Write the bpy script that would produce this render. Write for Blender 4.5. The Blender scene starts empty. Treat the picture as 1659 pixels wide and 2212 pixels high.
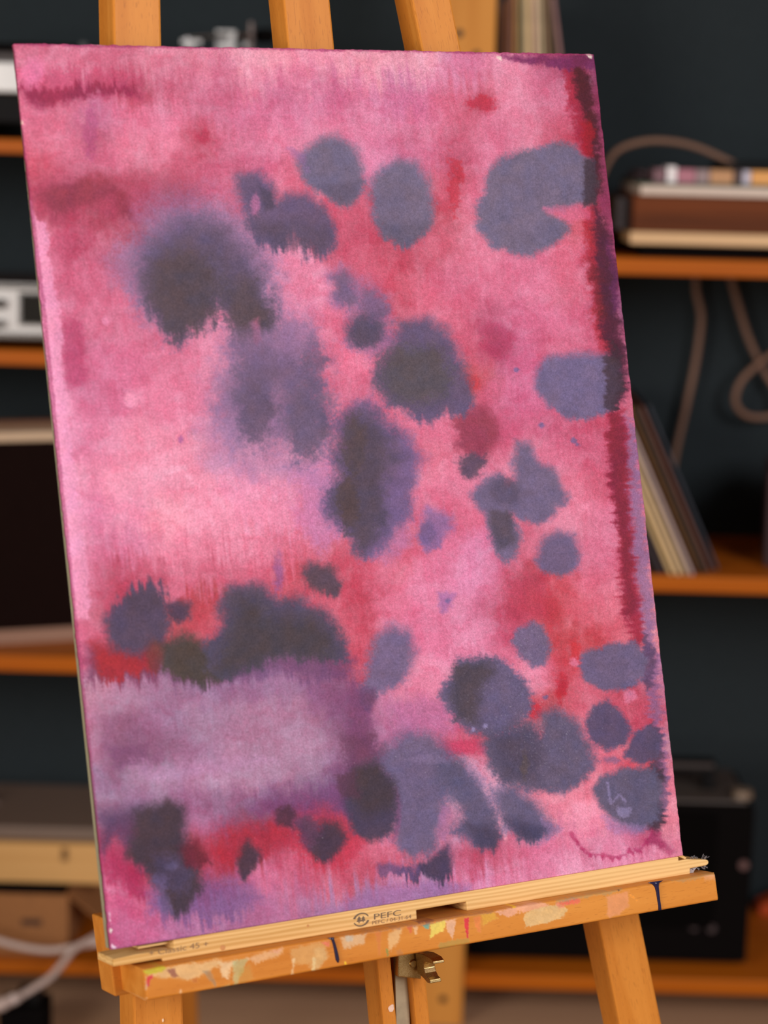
import bpy, bmesh, math, random
import numpy as np
from mathutils import Vector, Matrix
random.seed(4)
SC = bpy.context.scene
COL = SC.collection
# ================================================================ camera, light, exposure
W, H, FPX = 1659, 2212, 4600.0
PITCH, ROLL = math.radians(10.2), 0.026
CAM = Vector((0.0, 0.0, 1.58))
_F = Vector((0, math.cos(PITCH), -math.sin(PITCH))); _U0 = Vector((0, math.sin(PITCH), math.cos(PITCH))); _R0 = Vector((1, 0, 0))
_R = _R0 * math.cos(ROLL) + _U0 * math.sin(ROLL); _U = _U0 * math.cos(ROLL) - _R0 * math.sin(ROLL)
cd = bpy.data.cameras.new('camera'); cam = bpy.data.objects.new('camera', cd); COL.objects.link(cam)
cd.sensor_fit = 'HORIZONTAL'; cd.sensor_width = 36.0; cd.lens = FPX / W * 36.0
cam.matrix_world = Matrix(((_R.x, _U.x, -_F.x, CAM.x), (_R.y, _U.y, -_F.y, CAM.y), (_R.z, _U.z, -_F.z, CAM.z), (0, 0, 0, 1)))
cd.dof.use_dof = True; cd.dof.focus_distance = 1.95; cd.dof.aperture_fstop = 4.5; cd.clip_start = 0.05
SC.camera = cam
vs = SC.view_settings; vs.view_transform = 'Standard'; vs.look = 'None'; vs.exposure = 0.0; vs.gamma = 1.0; vs.use_curve_mapping = False
wd = bpy.data.worlds.new('room_light'); SC.world = wd; wd.use_nodes = True
bg = wd.node_tree.nodes['Background']; bg.inputs[0].default_value = (1.0, 0.86, 0.74, 1); bg.inputs[1].default_value = 0.17
def area(name, loc, target, sx, sy, watts, col):
    l = bpy.data.lights.new(name, 'AREA'); l.shape = 'RECTANGLE'; l.size = sx; l.size_y = sy; l.energy = watts; l.color = col
    o = bpy.data.objects.new(name, l); COL.objects.link(o); o.location = loc
    o.rotation_euler = (Vector(target) - Vector(loc)).to_track_quat('-Z', 'Y').to_euler(); return o
area('window_daylight', (3.0, -1.75, 3.1), (0.0, 1.95, 1.1), 2.0, 2.4, 200, (0.97, 0.95, 1.04))
area('left_fill', (-3.0, -1.0, 1.9), (0.0, 1.9, 1.1), 1.8, 2.0, 124, (0.98, 0.94, 0.94))  # added soft fill from the left, lifts the posts' side faces like room bounce

# ================================================================ geometry helpers
def ray(x, y): return _F + _R * ((x - W / 2) / FPX) - _U * ((y - H / 2) / FPX)
def at(x, y, Y):                       # the point at depth Y seen at a place of the photograph
    d = ray(x, y); return CAM + d * (Y / d.y)
def atz(x, y, Z): d = ray(x, y); return CAM + d * ((Z - CAM.z) / d.z)
# plane of the sheet, fitted to its four corners
QUAD = [(30, 93), (1283, 116), (1475, 1848), (240, 2052)]
_A = []
for (u, v), (x, y) in zip([(0, 0), (1, 0), (1, 1), (0, 1)], QUAD):
    _A.append([u, v, 1, 0, 0, 0, -x * u, -x * v, -x]); _A.append([0, 0, 0, u, v, 1, -y * u, -y * v, -y])
HM = np.linalg.svd(np.array(_A))[2][-1].reshape(3, 3)
_M = np.array([[1 / FPX, 0, -W / 2 / FPX], [0, 1 / FPX, -H / 2 / FPX], [0, 0, 1]]) @ HM
if _M[2, 2] < 0: _M = -_M; HM = -HM
_M *= 0.56 / np.linalg.norm(_M[:, 0])
def _cw(v): return _R * v[0] - _U * v[1] + _F * v[2]
SA, SB, ST = _cw(_M[:, 0]), _cw(_M[:, 1]), CAM + _cw(_M[:, 2])
SN = SA.cross(SB).normalized()
if SN.dot(CAM - ST) < 0: SN = -SN
SX, SY = SA.normalized(), SB.normalized()
def sp(x, y, o=0.0):                   # on the sheet's plane, o metres in front of it
    d = ray(x, y); return CAM + d * ((ST + SN * o - CAM).dot(SN) / d.dot(SN))
def suv(u, v, o=0.0): return ST + SA * u + SB * v + SN * o
# plane of the easel's posts: the panel leans on them at the top and stands forward on the ledge
_P0, _P1 = ST - SN * 0.014, ST + SB - SN * 0.0865
EN = (SX.cross(_P1 - _P0)).normalized()
if EN.dot(CAM - _P0) < 0: EN = -EN
def ep(x, y, o=0.0):
    d = ray(x, y); return CAM + d * ((_P0 + EN * o - CAM).dot(EN) / d.dot(EN))

WM = {}                                # world matrices of the empties
def thing(name, label, cat, loc, group=None):
    o = bpy.data.objects.new(name, None); COL.objects.link(o); o.location = loc; o.empty_display_size = .05
    o['label'] = label; o['category'] = cat
    if group: o['group'] = group
    WM[o.name] = Matrix.Translation(Vector(loc)); return o
def tag(o, label, cat, group=None):
    o['label'] = label; o['category'] = cat
    if group: o['group'] = group
    return o
def frame(origin, zaxis, yhint):
    z = Vector(zaxis).normalized(); y = Vector(yhint); y = (y - z * y.dot(z)).normalized(); x = y.cross(z)
    return Matrix(((x.x, y.x, z.x, origin[0]), (x.y, y.y, z.y, origin[1]), (x.z, y.z, z.z, origin[2]), (0, 0, 0, 1)))
def mk(name, vs_, fs, mat, parent=None, fr=None, smooth=False, bev=0.0, seg=2, recalc=True):
    """one mesh object out of world-space points; fr = its own axes (wood grain runs along local z)"""
    fr = fr or Matrix.Translation(sum((Vector(v) for v in vs_), Vector()) / len(vs_))
    inv = fr.inverted(); me = bpy.data.meshes.new(name)
    bm = bmesh.new(); bv = [bm.verts.new(inv @ Vector(v)) for v in vs_]
    for f in fs:
        try: bm.faces.new([bv[i] for i in f])
        except ValueError: pass
    if recalc: bmesh.ops.recalc_face_normals(bm, faces=bm.faces)
    if bev:
        eds = [e for e in bm.edges if len(e.link_faces) == 2 and e.calc_face_angle() > .5]
        bmesh.ops.bevel(bm, geom=eds, offset=bev, segments=seg, affect='EDGES', profile=.5, clamp_overlap=True)
    if smooth:
        for f in bm.faces: f.smooth = True
    bm.to_mesh(me); bm.free(); me.materials.append(mat)
    o = bpy.data.objects.new(name, me); COL.objects.link(o)
    if parent:
        o.parent = parent; o.matrix_basis = WM[parent.name].inverted() @ fr
    else: o.matrix_basis = fr
    WM[o.name] = fr
    return o
def prism(poly, back):                 # front outline + extrusion
    n = len(poly); a = [Vector(p) for p in poly]; b = [p + Vector(back) for p in a]
    return a + b, [list(range(n)), list(range(2 * n - 1, n - 1, -1))] + [[i, i + n, (i + 1) % n + n, (i + 1) % n] for i in range(n)]
def box(x0, x1, y0, y1, z0, z1):
    return prism([(x0, y0, z0), (x1, y0, z0), (x1, y0, z1), (x0, y0, z1)], (0, y1 - y0, 0))
def merge(*parts):
    V, F = [], []
    for v, f in parts: F += [[i + len(V) for i in q] for q in f]; V += list(v)
    return V, F
def cyl(p, q, r, n=24, r2=None):
    p, q = Vector(p), Vector(q); d = (q - p).normalized(); a = d.orthogonal().normalized(); b = d.cross(a); r2 = r if r2 is None else r2
    V = [p + (a * math.cos(t) + b * math.sin(t)) * r for t in [2 * math.pi * i / n for i in range(n)]] + [q + (a * math.cos(t) + b * math.sin(t)) * r2 for t in [2 * math.pi * i / n for i in range(n)]]
    return V, [[i, (i + 1) % n, (i + 1) % n + n, i + n] for i in range(n)] + [list(range(n - 1, -1, -1)), list(range(n, 2 * n))]
def spline(pts, k=10):
    pts = [Vector(p) for p in pts]; e = [pts[0] * 2 - pts[1]] + pts + [pts[-1] * 2 - pts[-2]]; out = []
    for i in range(1, len(e) - 2):
        for j in range(k):
            t = j / k; a, b, c, d = e[i - 1], e[i], e[i + 1], e[i + 2]
            out.append(.5 * ((2 * b) + (c - a) * t + (2 * a - 5 * b + 4 * c - d) * t * t + (3 * b - a - 3 * c + d) * t ** 3))
    return out + [pts[-1]]
def tube(pts, r, n=10, taper=None):
    V, F = [], []; m = len(pts); up = None
    for i, p in enumerate(pts):
        d = (pts[min(i + 1, m - 1)] - pts[max(i - 1, 0)]).normalized()
        if up is None: up = d.orthogonal().normalized()
        up = (up - d * up.dot(d)).normalized(); s = d.cross(up)
        rr = r * (taper(i / (m - 1)) if taper else 1)
        V += [p + (up * math.cos(2 * math.pi * k / n) + s * math.sin(2 * math.pi * k / n)) * rr for k in range(n)]
    for i in range(m - 1):
        F += [[i * n + k, i * n + (k + 1) % n, (i + 1) * n + (k + 1) % n, (i + 1) * n + k] for k in range(n)]
    return V, F + [list(range(n - 1, -1, -1)), list(range((m - 1) * n, m * n))]

# ================================================================ materials
def lin(c): return tuple(((v / 255) / 12.92 if v / 255 <= .04045 else ((v / 255 + .055) / 1.055) ** 2.4) for v in c) + (1.0,)
def plain(name, c, rough=.5, metal=0.0, bump=0.0, bscale=200, mott=.06, spec=.5):
    m = bpy.data.materials.new(name); m.use_nodes = True; nt = m.node_tree; b = nt.nodes['Principled BSDF']
    b.inputs['Roughness'].default_value = rough; b.inputs['Metallic'].default_value = metal; b.inputs['Specular IOR Level'].default_value = spec
    tc = nt.nodes.new('ShaderNodeTexCoord'); nz = nt.nodes.new('ShaderNodeTexNoise'); nz.inputs['Scale'].default_value = bscale; nz.inputs['Detail'].default_value = 4
    nt.links.new(tc.outputs['Object'], nz.inputs['Vector'])
    rp = nt.nodes.new('ShaderNodeValToRGB'); L = lin(c)
    rp.color_ramp.elements[0].position = .3; rp.color_ramp.elements[1].position = .7
    rp.color_ramp.elements[0].color = tuple(v * (1 - mott) for v in L[:3]) + (1,); rp.color_ramp.elements[1].color = tuple(min(1, v * (1 + mott)) for v in L[:3]) + (1,)
    nt.links.new(nz.outputs['Fac'], rp.inputs[0]); nt.links.new(rp.outputs[0], b.inputs['Base Color'])
    if bump:
        bp = nt.nodes.new('ShaderNodeBump'); bp.inputs['Strength'].default_value = bump; bp.inputs['Distance'].default_value = .002
        nt.links.new(nz.outputs['Fac'], bp.inputs['Height']); nt.links.new(bp.outputs[0], b.inputs['Normal'])
    return m
def wood(name, c0, c1, fleck=None, rough=.42, across=60, along=3, flecks=.0, painted=False, rings=False):
    """timber with grain along local z; optionally brush marks stored on the mesh"""
    m = bpy.data.materials.new(name); m.use_nodes = True; nt = m.node_tree; N, Lk = nt.nodes, nt.links; b = N['Principled BSDF']
    b.inputs['Roughness'].default_value = rough; b.inputs['Specular IOR Level'].default_value = .16
    tc = N.new('ShaderNodeTexCoord'); mp = N.new('ShaderNodeMapping'); mp.inputs['Scale'].default_value = (across, across, along); Lk.new(tc.outputs['Object'], mp.inputs[0])
    n1 = N.new('ShaderNodeTexNoise'); n1.inputs['Scale'].default_value = 1; n1.inputs['Detail'].default_value = 5; n1.inputs['Distortion'].default_value = .4; Lk.new(mp.outputs[0], n1.inputs['Vector'])
    src = n1.outputs['Fac']
    if rings:
        wv = N.new('ShaderNodeTexWave'); wv.bands_direction = 'X'; wv.inputs['Scale'].default_value = 6; wv.inputs['Distortion'].default_value = 5; wv.inputs['Detail'].default_value = 2
        m2 = N.new('ShaderNodeMapping'); m2.inputs['Scale'].default_value = (14, 14, 1.2); Lk.new(tc.outputs['Object'], m2.inputs[0]); Lk.new(m2.outputs[0], wv.inputs['Vector'])
        mx = N.new('ShaderNodeMath'); mx.operation = 'MULTIPLY_ADD'; mx.inputs[1].default_value = .2; Lk.new(wv.outputs['Fac'], mx.inputs[0])
        hf = N.new('ShaderNodeMath'); hf.operation = 'MULTIPLY'; hf.inputs[1].default_value = .75; Lk.new(n1.outputs['Fac'], hf.inputs[0]); Lk.new(hf.outputs[0], mx.inputs[2]); src = mx.outputs[0]
    rp = N.new('ShaderNodeValToRGB'); rp.color_ramp.elements[0].position = .3; rp.color_ramp.elements[1].position = .62 if rings else .72
    rp.color_ramp.elements[0].color = lin(c0); rp.color_ramp.elements[1].color = lin(c1); Lk.new(src, rp.inputs[0]); out = rp.outputs[0]
    if flecks:
        m3 = N.new('ShaderNodeMapping'); m3.inputs['Scale'].default_value = (900, 900, 110); Lk.new(tc.outputs['Object'], m3.inputs[0])
        n3 = N.new('ShaderNodeTexNoise'); n3.inputs['Scale'].default_value = 1; n3.inputs['Detail'].default_value = 1; Lk.new(m3.outputs[0], n3.inputs['Vector'])
        r3 = N.new('ShaderNodeValToRGB'); r3.color_ramp.elements[0].position = .62; r3.color_ramp.elements[1].position = .68; Lk.new(n3.outputs['Fac'], r3.inputs[0])
        ml = N.new('ShaderNodeMath'); ml.operation = 'MULTIPLY'; ml.inputs[1].default_value = flecks; Lk.new(r3.outputs[0], ml.inputs[0])
        x3 = N.new('ShaderNodeMixRGB'); x3.inputs[2].default_value = lin(fleck); Lk.new(ml.outputs[0], x3.inputs[0]); Lk.new(out, x3.inputs[1]); out = x3.outputs[0]
    if painted:
        at_ = N.new('ShaderNodeAttribute'); at_.attribute_name = 'paint'
        x4 = N.new('ShaderNodeMixRGB'); Lk.new(at_.outputs['Alpha'], x4.inputs[0]); Lk.new(out, x4.inputs[1]); Lk.new(at_.outputs['Color'], x4.inputs[2]); out = x4.outputs[0]
    Lk.new(out, b.inputs['Base Color'])
    bp = N.new('ShaderNodeBump'); bp.inputs['Strength'].default_value = .12; bp.inputs['Distance'].default_value = .001; Lk.new(n1.outputs['Fac'], bp.inputs['Height']); Lk.new(bp.outputs[0], b.inputs['Normal'])
    return m
beech = wood('beech', (196, 118, 38), (216, 140, 56), (136, 74, 26), .45, 55, 3, .3)
beech_p = wood('beech_painted', (198, 118, 34), (220, 144, 58), (140, 72, 22), .45, 45, 4, .25, painted=True)
pine = wood('pine', (206, 156, 86), (240, 196, 128), None, .55, 40, 2, 0, rings=True)
shelf_w = wood('shelf_pine', (164, 80, 12), (182, 96, 18), None, .42, 30, 2)
upright_w = wood('upright_pine', (194, 126, 52), (210, 144, 66), None, .5, 30, 2)
walnut = wood('walnut', (78, 38, 14), (112, 56, 22), None, .6, 40, 2)
wall_m = plain('wall_paint', (40, 46, 47), .9, 0, .1, 90, .05, .1)
floor_m = plain('carpet', (176, 138, 104), .95, 0, .6, 400, .2, .1)
black = plain('black_plastic', (18, 16, 15), .6, 0, .0, 100, .1, .12)
blackm = plain('black_matt', (13, 10, 9), .9, 0, 0, 100, .1, .04)
silver = plain('brushed_aluminium', (205, 202, 196), .38, .55, 0, 60, .03)
chrome = plain('chrome', (200, 198, 195), .2, 1.0)
cream = plain('cream_trim', (206, 176, 140), .55)
whitec = plain('cable_white', (196, 172, 158), .5)
brownc = plain('cable_brown', (122, 88, 66), .6)
GAIN = 0.92

# ---------------------------------------------------------------- watercolour sheet: colour design
# (design units: x 0..1660 across, y 0..2212 down, taken over the sheet plane)
def _lat(i, j, seed):
    h = (i.astype(np.int64) * 374761393 + j.astype(np.int64) * 668265263 + seed * 974711) & 0xffffffff
    h = ((h ^ (h >> 13)) * 1274126177) & 0xffffffff
    return ((h ^ (h >> 16)) & 0xffff) / 65535.0
def vnoise(x, y, seed=0):
    xi, yi = np.floor(x), np.floor(y)
    fx, fy = x - xi, y - yi
    fx = fx * fx * (3 - 2 * fx); fy = fy * fy * (3 - 2 * fy)
    a = _lat(xi, yi, seed); b = _lat(xi + 1, yi, seed); c = _lat(xi, yi + 1, seed); d = _lat(xi + 1, yi + 1, seed)
    return (a * (1 - fx) + b * fx) * (1 - fy) + (c * (1 - fx) + d * fx) * fy * 1.0
def fbm(x, y, seed=0, o=4):
    s, a, t = 0, 1.0, 0
    for k in range(o):
        s = s + a * vnoise(x * 2 ** k + 17.3 * k, y * 2 ** k + 9.1 * k, seed + k); t += a; a *= .55
    return s / t * 2 - 1
S = (112, 103, 126); D = (80, 69, 84); B = (80, 67, 66)
# pale and red washes: x y r g b
BASE = '''50 115 205 85 120;130 130 215 110 145;250 120 208 100 135;330 130 220 120 150;430 120 215 115 145;560 125 228 145 170;680 125 225 130 160;800 140 225 140 165;900 150 230 150 175;1000 150 207 112 155;1100 150 220 125 160;1180 140 185 80 120;1230 140 165 60 100;1265 150 150 70 110
70 160 230 120 160;150 165 215 105 140;260 160 200 80 115;350 165 205 85 125;450 165 207 102 140;560 180 215 115 150;680 180 215 110 150;800 185 220 115 155;900 180 205 105 155;1000 190 215 105 145;1100 190 220 120 155;1190 190 205 90 130
60 215 205 85 120;300 190 190 65 95;380 200 195 75 110;460 215 195 80 120;600 220 195 80 125;720 225 200 85 135;830 225 200 95 145;900 230 200 100 150;980 210 205 80 115;1030 220 188 50 75;1100 230 220 120 155;1180 230 215 100 140
75 250 220 105 145;130 260 215 100 135;200 260 185 85 130;280 260 220 105 145;360 250 225 115 155;440 240 215 110 150;520 255 210 100 145;620 255 215 110 155;720 260 220 115 155;800 260 220 125 165;880 270 220 125 170;940 250 215 105 145;1000 250 205 80 115;1060 260 215 105 145;1150 260 215 110 145;1200 270 205 75 110
75 300 210 80 115;140 300 220 105 140;200 300 190 75 110;280 300 225 110 145;350 310 225 115 150;440 295 195 60 90;500 300 210 95 135;600 300 220 110 150;700 300 218 110 150;800 300 220 110 155;870 290 200 80 115;940 300 205 90 125;1010 290 205 85 120;1080 300 215 100 140;1150 310 220 110 145;1220 300 200 60 90
90 350 210 70 100;150 360 205 90 125;220 350 215 95 135;300 345 220 110 145;400 350 205 85 120;480 360 205 85 125;570 350 215 95 140;640 380 215 90 125;810 330 215 115 160;860 320 205 110 160;920 330 210 105 150;990 350 185 65 100;1040 340 215 105 145
110 400 190 60 90;150 410 175 60 85;220 410 170 60 85;300 400 185 70 100;380 400 190 75 105;460 400 205 80 120;500 430 215 90 130;950 400 215 90 125;980 400 195 50 75;1020 420 220 105 145
100 450 190 70 100;150 460 185 55 90;220 450 175 50 80;270 470 175 55 85;330 450 190 90 130;480 480 215 110 150;760 470 215 70 105;970 460 200 60 85;1010 470 225 115 150;1230 480 215 90 115
80 520 235 140 175;120 530 195 70 110;170 540 195 60 100;240 540 205 90 125;780 530 205 65 100;820 550 205 65 95;900 560 200 60 90;960 540 205 75 105;1020 560 220 110 145;1150 570 215 100 140;1230 560 220 90 125
95 600 228 125 165;130 610 195 65 105;190 600 210 95 135;600 600 225 120 160;660 620 230 125 165;790 590 215 75 110;860 620 210 65 95;920 640 220 85 120;980 620 215 90 130;1060 620 220 100 140;1150 620 220 110 150;1230 630 215 95 130
110 690 238 155 195;140 700 195 75 115;200 690 215 100 140;280 700 215 100 140;330 740 210 95 135;640 680 220 115 160;710 700 225 100 140;980 680 215 90 125;1060 690 190 65 105;1110 700 215 100 145;1200 700 220 100 145;1260 700 210 80 120
115 770 238 155 195;150 770 180 60 100;200 780 210 95 140;280 780 215 100 145;360 780 220 105 145;450 780 225 120 160;720 780 230 100 140;1020 760 215 80 115;1075 740 178 55 95;1130 760 210 85 135;1200 745 210 75 115
128 860 238 155 195;165 850 195 85 130;220 860 215 105 150;350 870 225 115 155;420 870 225 115 155;470 870 205 110 155;760 870 220 95 135;1010 830 205 60 75;1060 860 210 85 125;1120 860 215 95 145;1110 920 210 80 125;1180 930 205 70 115;1240 930 205 70 110;1300 900 200 60 95
140 940 232 145 185;165 950 208 100 145;230 950 225 125 165;300 960 230 130 165;380 970 235 135 170;960 920 225 100 140;1030 930 180 60 90;1080 900 205 70 115;1150 970 225 115 150;1200 990 220 100 140;1280 980 210 80 120
150 1030 237 160 195;175 1040 215 110 150;250 1040 235 135 170;330 1030 235 140 175;420 1040 235 135 170;520 1040 225 135 175;600 1040 225 130 170;660 1060 220 120 160;940 1000 225 105 140;990 1040 225 110 150;1240 1040 225 110 145;1290 1040 205 70 105
160 1110 237 160 198;190 1110 215 100 150;270 1110 235 130 170;360 1120 240 140 170;450 1110 235 135 170;560 1100 235 130 170;640 1120 230 120 160;680 1140 215 115 160;910 1100 220 100 140;980 1100 220 90 130;1250 1120 225 115 150;1310 1120 220 110 150
175 1170 237 160 198;210 1180 205 85 130;280 1180 220 110 155;360 1180 230 125 160;450 1180 230 120 155;560 1190 230 115 150;640 1190 225 95 130;700 1200 215 80 110;870 1190 215 85 120;960 1200 220 100 145;1040 1200 215 115 165;1130 1180 210 85 120;1290 1200 220 100 140
185 1240 228 135 178;215 1250 190 60 95;260 1240 195 65 100;330 1240 205 80 115;400 1240 215 95 130;480 1240 210 80 115;560 1250 215 90 125;630 1260 205 60 85;760 1250 205 60 90;830 1240 220 95 130;930 1250 225 110 155;1010 1250 220 120 170;1080 1240 205 85 130;1130 1250 190 55 80;1200 1260 210 60 80;1280 1260 220 90 125
190 1310 222 115 158;215 1320 180 60 85;400 1330 195 55 70;450 1320 190 50 65;460 1350 210 80 115;700 1300 215 70 100;780 1310 205 55 85;850 1310 225 105 145;930 1320 225 110 155;1000 1320 225 125 170;1060 1310 205 85 130;1110 1310 190 60 85;1180 1310 200 50 65;1250 1310 220 85 110;1330 1310 225 95 125
190 1390 210 85 130;220 1390 205 75 105;300 1400 185 55 70;420 1375 215 65 85;740 1390 215 65 95;765 1440 205 60 90;900 1350 220 105 150;960 1390 225 115 160;1040 1380 225 120 165;1090 1380 205 80 120;1210 1390 200 55 70;1250 1390 205 50 65;1330 1350 220 85 110
200 1480 192 132 165;260 1495 182 125 165;350 1490 162 110 152;450 1490 152 105 152;560 1470 152 100 147;660 1470 155 100 145;740 1500 140 82 122
200 1560 190 125 165;260 1570 152 95 132;350 1560 160 105 150;450 1560 165 115 155;560 1550 175 120 160;660 1550 170 115 155;750 1560 145 88 128
210 1630 180 120 160;260 1635 130 78 112;330 1620 147 92 132;430 1640 160 105 150;550 1620 175 120 160;650 1610 180 125 165;740 1630 160 105 150
220 1690 150 105 150;300 1665 175 130 170;350 1690 170 125 165;450 1670 185 130 170;560 1660 180 125 165;660 1680 165 115 155;730 1700 130 85 130
230 1740 165 115 155;300 1730 155 105 152;400 1740 160 95 145;480 1750 150 95 140;560 1740 145 90 140;640 1740 118 68 115
430 1790 175 85 135;480 1800 155 85 135;550 1785 125 55 92;250 1820 180 45 85;240 1870 190 50 100;240 1910 222 125 172;270 1890 165 35 75;300 1920 190 50 90;260 1960 205 75 130;330 1960 215 95 140;290 1990 200 80 135;250 2030 190 75 130;320 2020 195 85 140
420 1840 175 40 60;450 1880 190 45 80;500 1830 165 40 60;560 1815 170 40 60;600 1850 195 60 100;640 1830 185 45 75;480 1910 185 50 90;560 1900 205 90 140;400 2010 172 97 150;480 1990 165 95 145;560 1970 170 95 145;640 1930 180 90 135
720 1820 200 55 80;750 1850 195 60 95;800 1850 215 80 115;700 1900 205 80 115;780 1890 200 65 95;620 1880 208 80 120;700 1960 160 100 150;780 1950 165 110 160;860 1920 185 115 165;940 1940 165 110 165;1020 1920 205 130 180;1000 1880 205 85 130;1040 1850 190 55 90;1100 1850 205 80 120;1100 1890 220 125 170;1180 1860 215 110 155;1240 1880 225 140 180;1320 1880 222 132 175;1400 1850 220 135 175;1450 1840 215 110 145
1170 1460 225 120 160;1130 1470 225 125 160;1200 1500 195 50 65;1230 1430 210 55 75;1260 1500 215 75 105;1350 1520 210 60 90;1400 1500 195 50 80;1390 1560 200 45 80;1230 1560 220 85 110;1250 1600 230 100 135;1310 1640 225 100 130;1380 1650 225 70 95;1270 1680 230 110 140;1230 1740 235 130 160;1150 1730 230 120 150;1250 1780 235 130 165;1200 1800 220 110 155;1330 1830 217 122 165;1270 1830 207 98 140;1400 1810 190 70 115
900 1480 225 110 150;870 1540 190 105 150;940 1480 225 125 165;960 1560 200 95 145;930 1600 205 75 120;990 1610 205 60 95;1030 1610 190 50 80;860 1580 170 95 145;1010 1650 215 105 145;1040 1700 215 150 185;1070 1750 222 132 160;960 1800 180 110 150;880 1790 205 100 145;870 1850 210 80 115;950 1840 200 100 140
1290 250 150 50 90;1300 400 150 50 85;1320 560 165 65 110;1335 650 130 52 97;1345 800 185 75 115;1360 880 205 85 120;1365 950 205 85 130;1375 1050 210 95 135;1385 1150 215 100 130;1400 1250 220 105 130;1410 1330 225 120 140;1430 1480 180 110 150;1440 1600 190 120 150;1455 1700 225 115 145;1460 1780 225 125 150'''
# strokes: (outline or (cx,cy,rx,ry), colour, strength, soft edge, edge noise, vertical fringe, horizontal fringe)
STROKES = []
def ink(shape, col, a=1., soft=8, n=8, fy=0, fx=0): STROKES.append((shape, col, a, soft, n, fy, fx))
# ---- reds
ink([(36,150),(120,150),(220,160),(300,160),(300,208),(200,200),(120,225),(60,214)], (186, 66, 100), .6, 20, 14, -30); ink([(40,188),(75,198),(120,196),(170,186),(215,188),(280,186),(300,204),(215,202),(150,214),(115,230),(90,230),(60,212)], (146, 44, 74), .85, 8, 8, -18)
ink([(70,400),(130,380),(200,382),(250,395),(330,395),(420,400),(400,440),(320,470),(290,480),(250,465),(200,452),(120,470),(80,450)], (172, 66, 92), .6, 24, 22, 12); ink([(85,420),(140,392),(200,392),(240,405),(215,440),(120,455)], (138, 56, 72), .7, 18, 18, 8); ink([(245,410),(275,425),(290,470),(262,470)], (134, 48, 66), .65, 12, 12, 8)
ink((195,285,12,50), (170,75,120), .5, 14, 10); ink((440,297,14,14), (180,48,78), .6, 10, 8); ink((155,165,4,4), (200,80,120), .2)
ink((72,155,22,28), (234,130,168), .7, 8, 8)
ink((282,865,14,15), (238,152,180), .9, 4, 3); ink((228,692,8,8), (234,145,175), .7, 4, 3); ink((390,950,4,7), (150,85,150), .6, 3, 2)
ink((1030,930,42,52), (140,58,78), .75, 26, 20); ink((1075,735,36,36), (165,50,85), .5, 22, 16); ink((1015,830,20,18), (205,62,72), .7, 12, 9)
ink((980,400,14,55), (190,45,60), .6, 14, 16); ink((1035,222,26,14), (185,42,62), .7, 12, 12)
ink([(150,690),(175,700),(185,780),(180,830),(150,830),(140,780),(135,720)], (175,55,95), .5, 14, 12)
ink([(215,1290),(260,1240),(335,1250),(345,1320),(240,1330)], (180,50,75), .45, 20, 14, 40)
ink([(1105,1250),(1180,1240),(1190,1330),(1150,1335),(1100,1390),(1080,1350)], (182,55,82), .5, 20, 16)
ink((1190,1320,16,40), (188,54,68), .5, 16, 14); ink((1243,1410,10,30), (200,42,50), .6, 9, 8); ink((1212,1485,10,28), (185,35,50), .8, 7, 8, 6); ink((1155,1536,14,16), (200,45,60), .8, 7, 6)
ink((1240,1430,9,9), (232,140,170), .7, 7, 6); ink((1360,1500,12,14), (228,140,170), .6, 9, 7); ink((1045,1622,9,9), (225,110,145), .7, 6, 5)
ink((1000,1615,45,18), (200,45,85), .5, 14, 10)
ink([(64,440),(80,470),(96,480),(112,600),(136,690),(130,760),(146,860),(150,940),(166,1040),(172,1120),(188,1240),(192,1340),(160,1340),(138,1120),(119,940),(99,760),(82,600)], (238, 158, 192), .72, 5, 9)
# ---- edge band at the right, upper half
ink([(1222,130),(1258,128),(1270,200),(1278,270),(1292,340),(1262,350),(1238,280),(1228,210)], (160,34,56), .85, 18, 14, 0, 8)
ink([(1282,135),(1292,138),(1312,330),(1336,600),(1332,660),(1304,520),(1292,330),(1282,230)], (130,44,80), .65, 10, 8, 0, 6)
ink([(1242,122),(1262,122),(1262,155),(1276,172),(1280,225),(1288,260),(1294,330),(1298,420),(1276,430),(1272,320),(1258,235),(1244,180)], (70,28,38), .92, 9, 9, 0, 7)
ink([(1254,268),(1278,270),(1284,330),(1262,340)], (172,28,42), .7, 12, 10)
ink([(1256,440),(1290,440),(1300,560),(1316,690),(1326,760),(1300,770),(1282,650),(1266,540)], (168,40,54), .88, 14, 12, 0, 7)
ink([(1288,445),(1312,500),(1326,600),(1338,700),(1350,800),(1345,860),(1316,885),(1314,780),(1300,680),(1288,570)], (74,32,50), .9, 13, 11, 0, 9)
ink([(1312,520),(1328,560),(1338,660),(1326,670),(1318,590)], (98,42,84), .6, 8, 8); ink([(1272,560),(1290,580),(1304,680),(1292,690)], (110,36,44), .5, 10, 12)
ink([(1318,735),(1340,780),(1344,850),(1328,885),(1312,885),(1316,800)], (64,42,54), .8, 9, 9, 0, 9)
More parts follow.
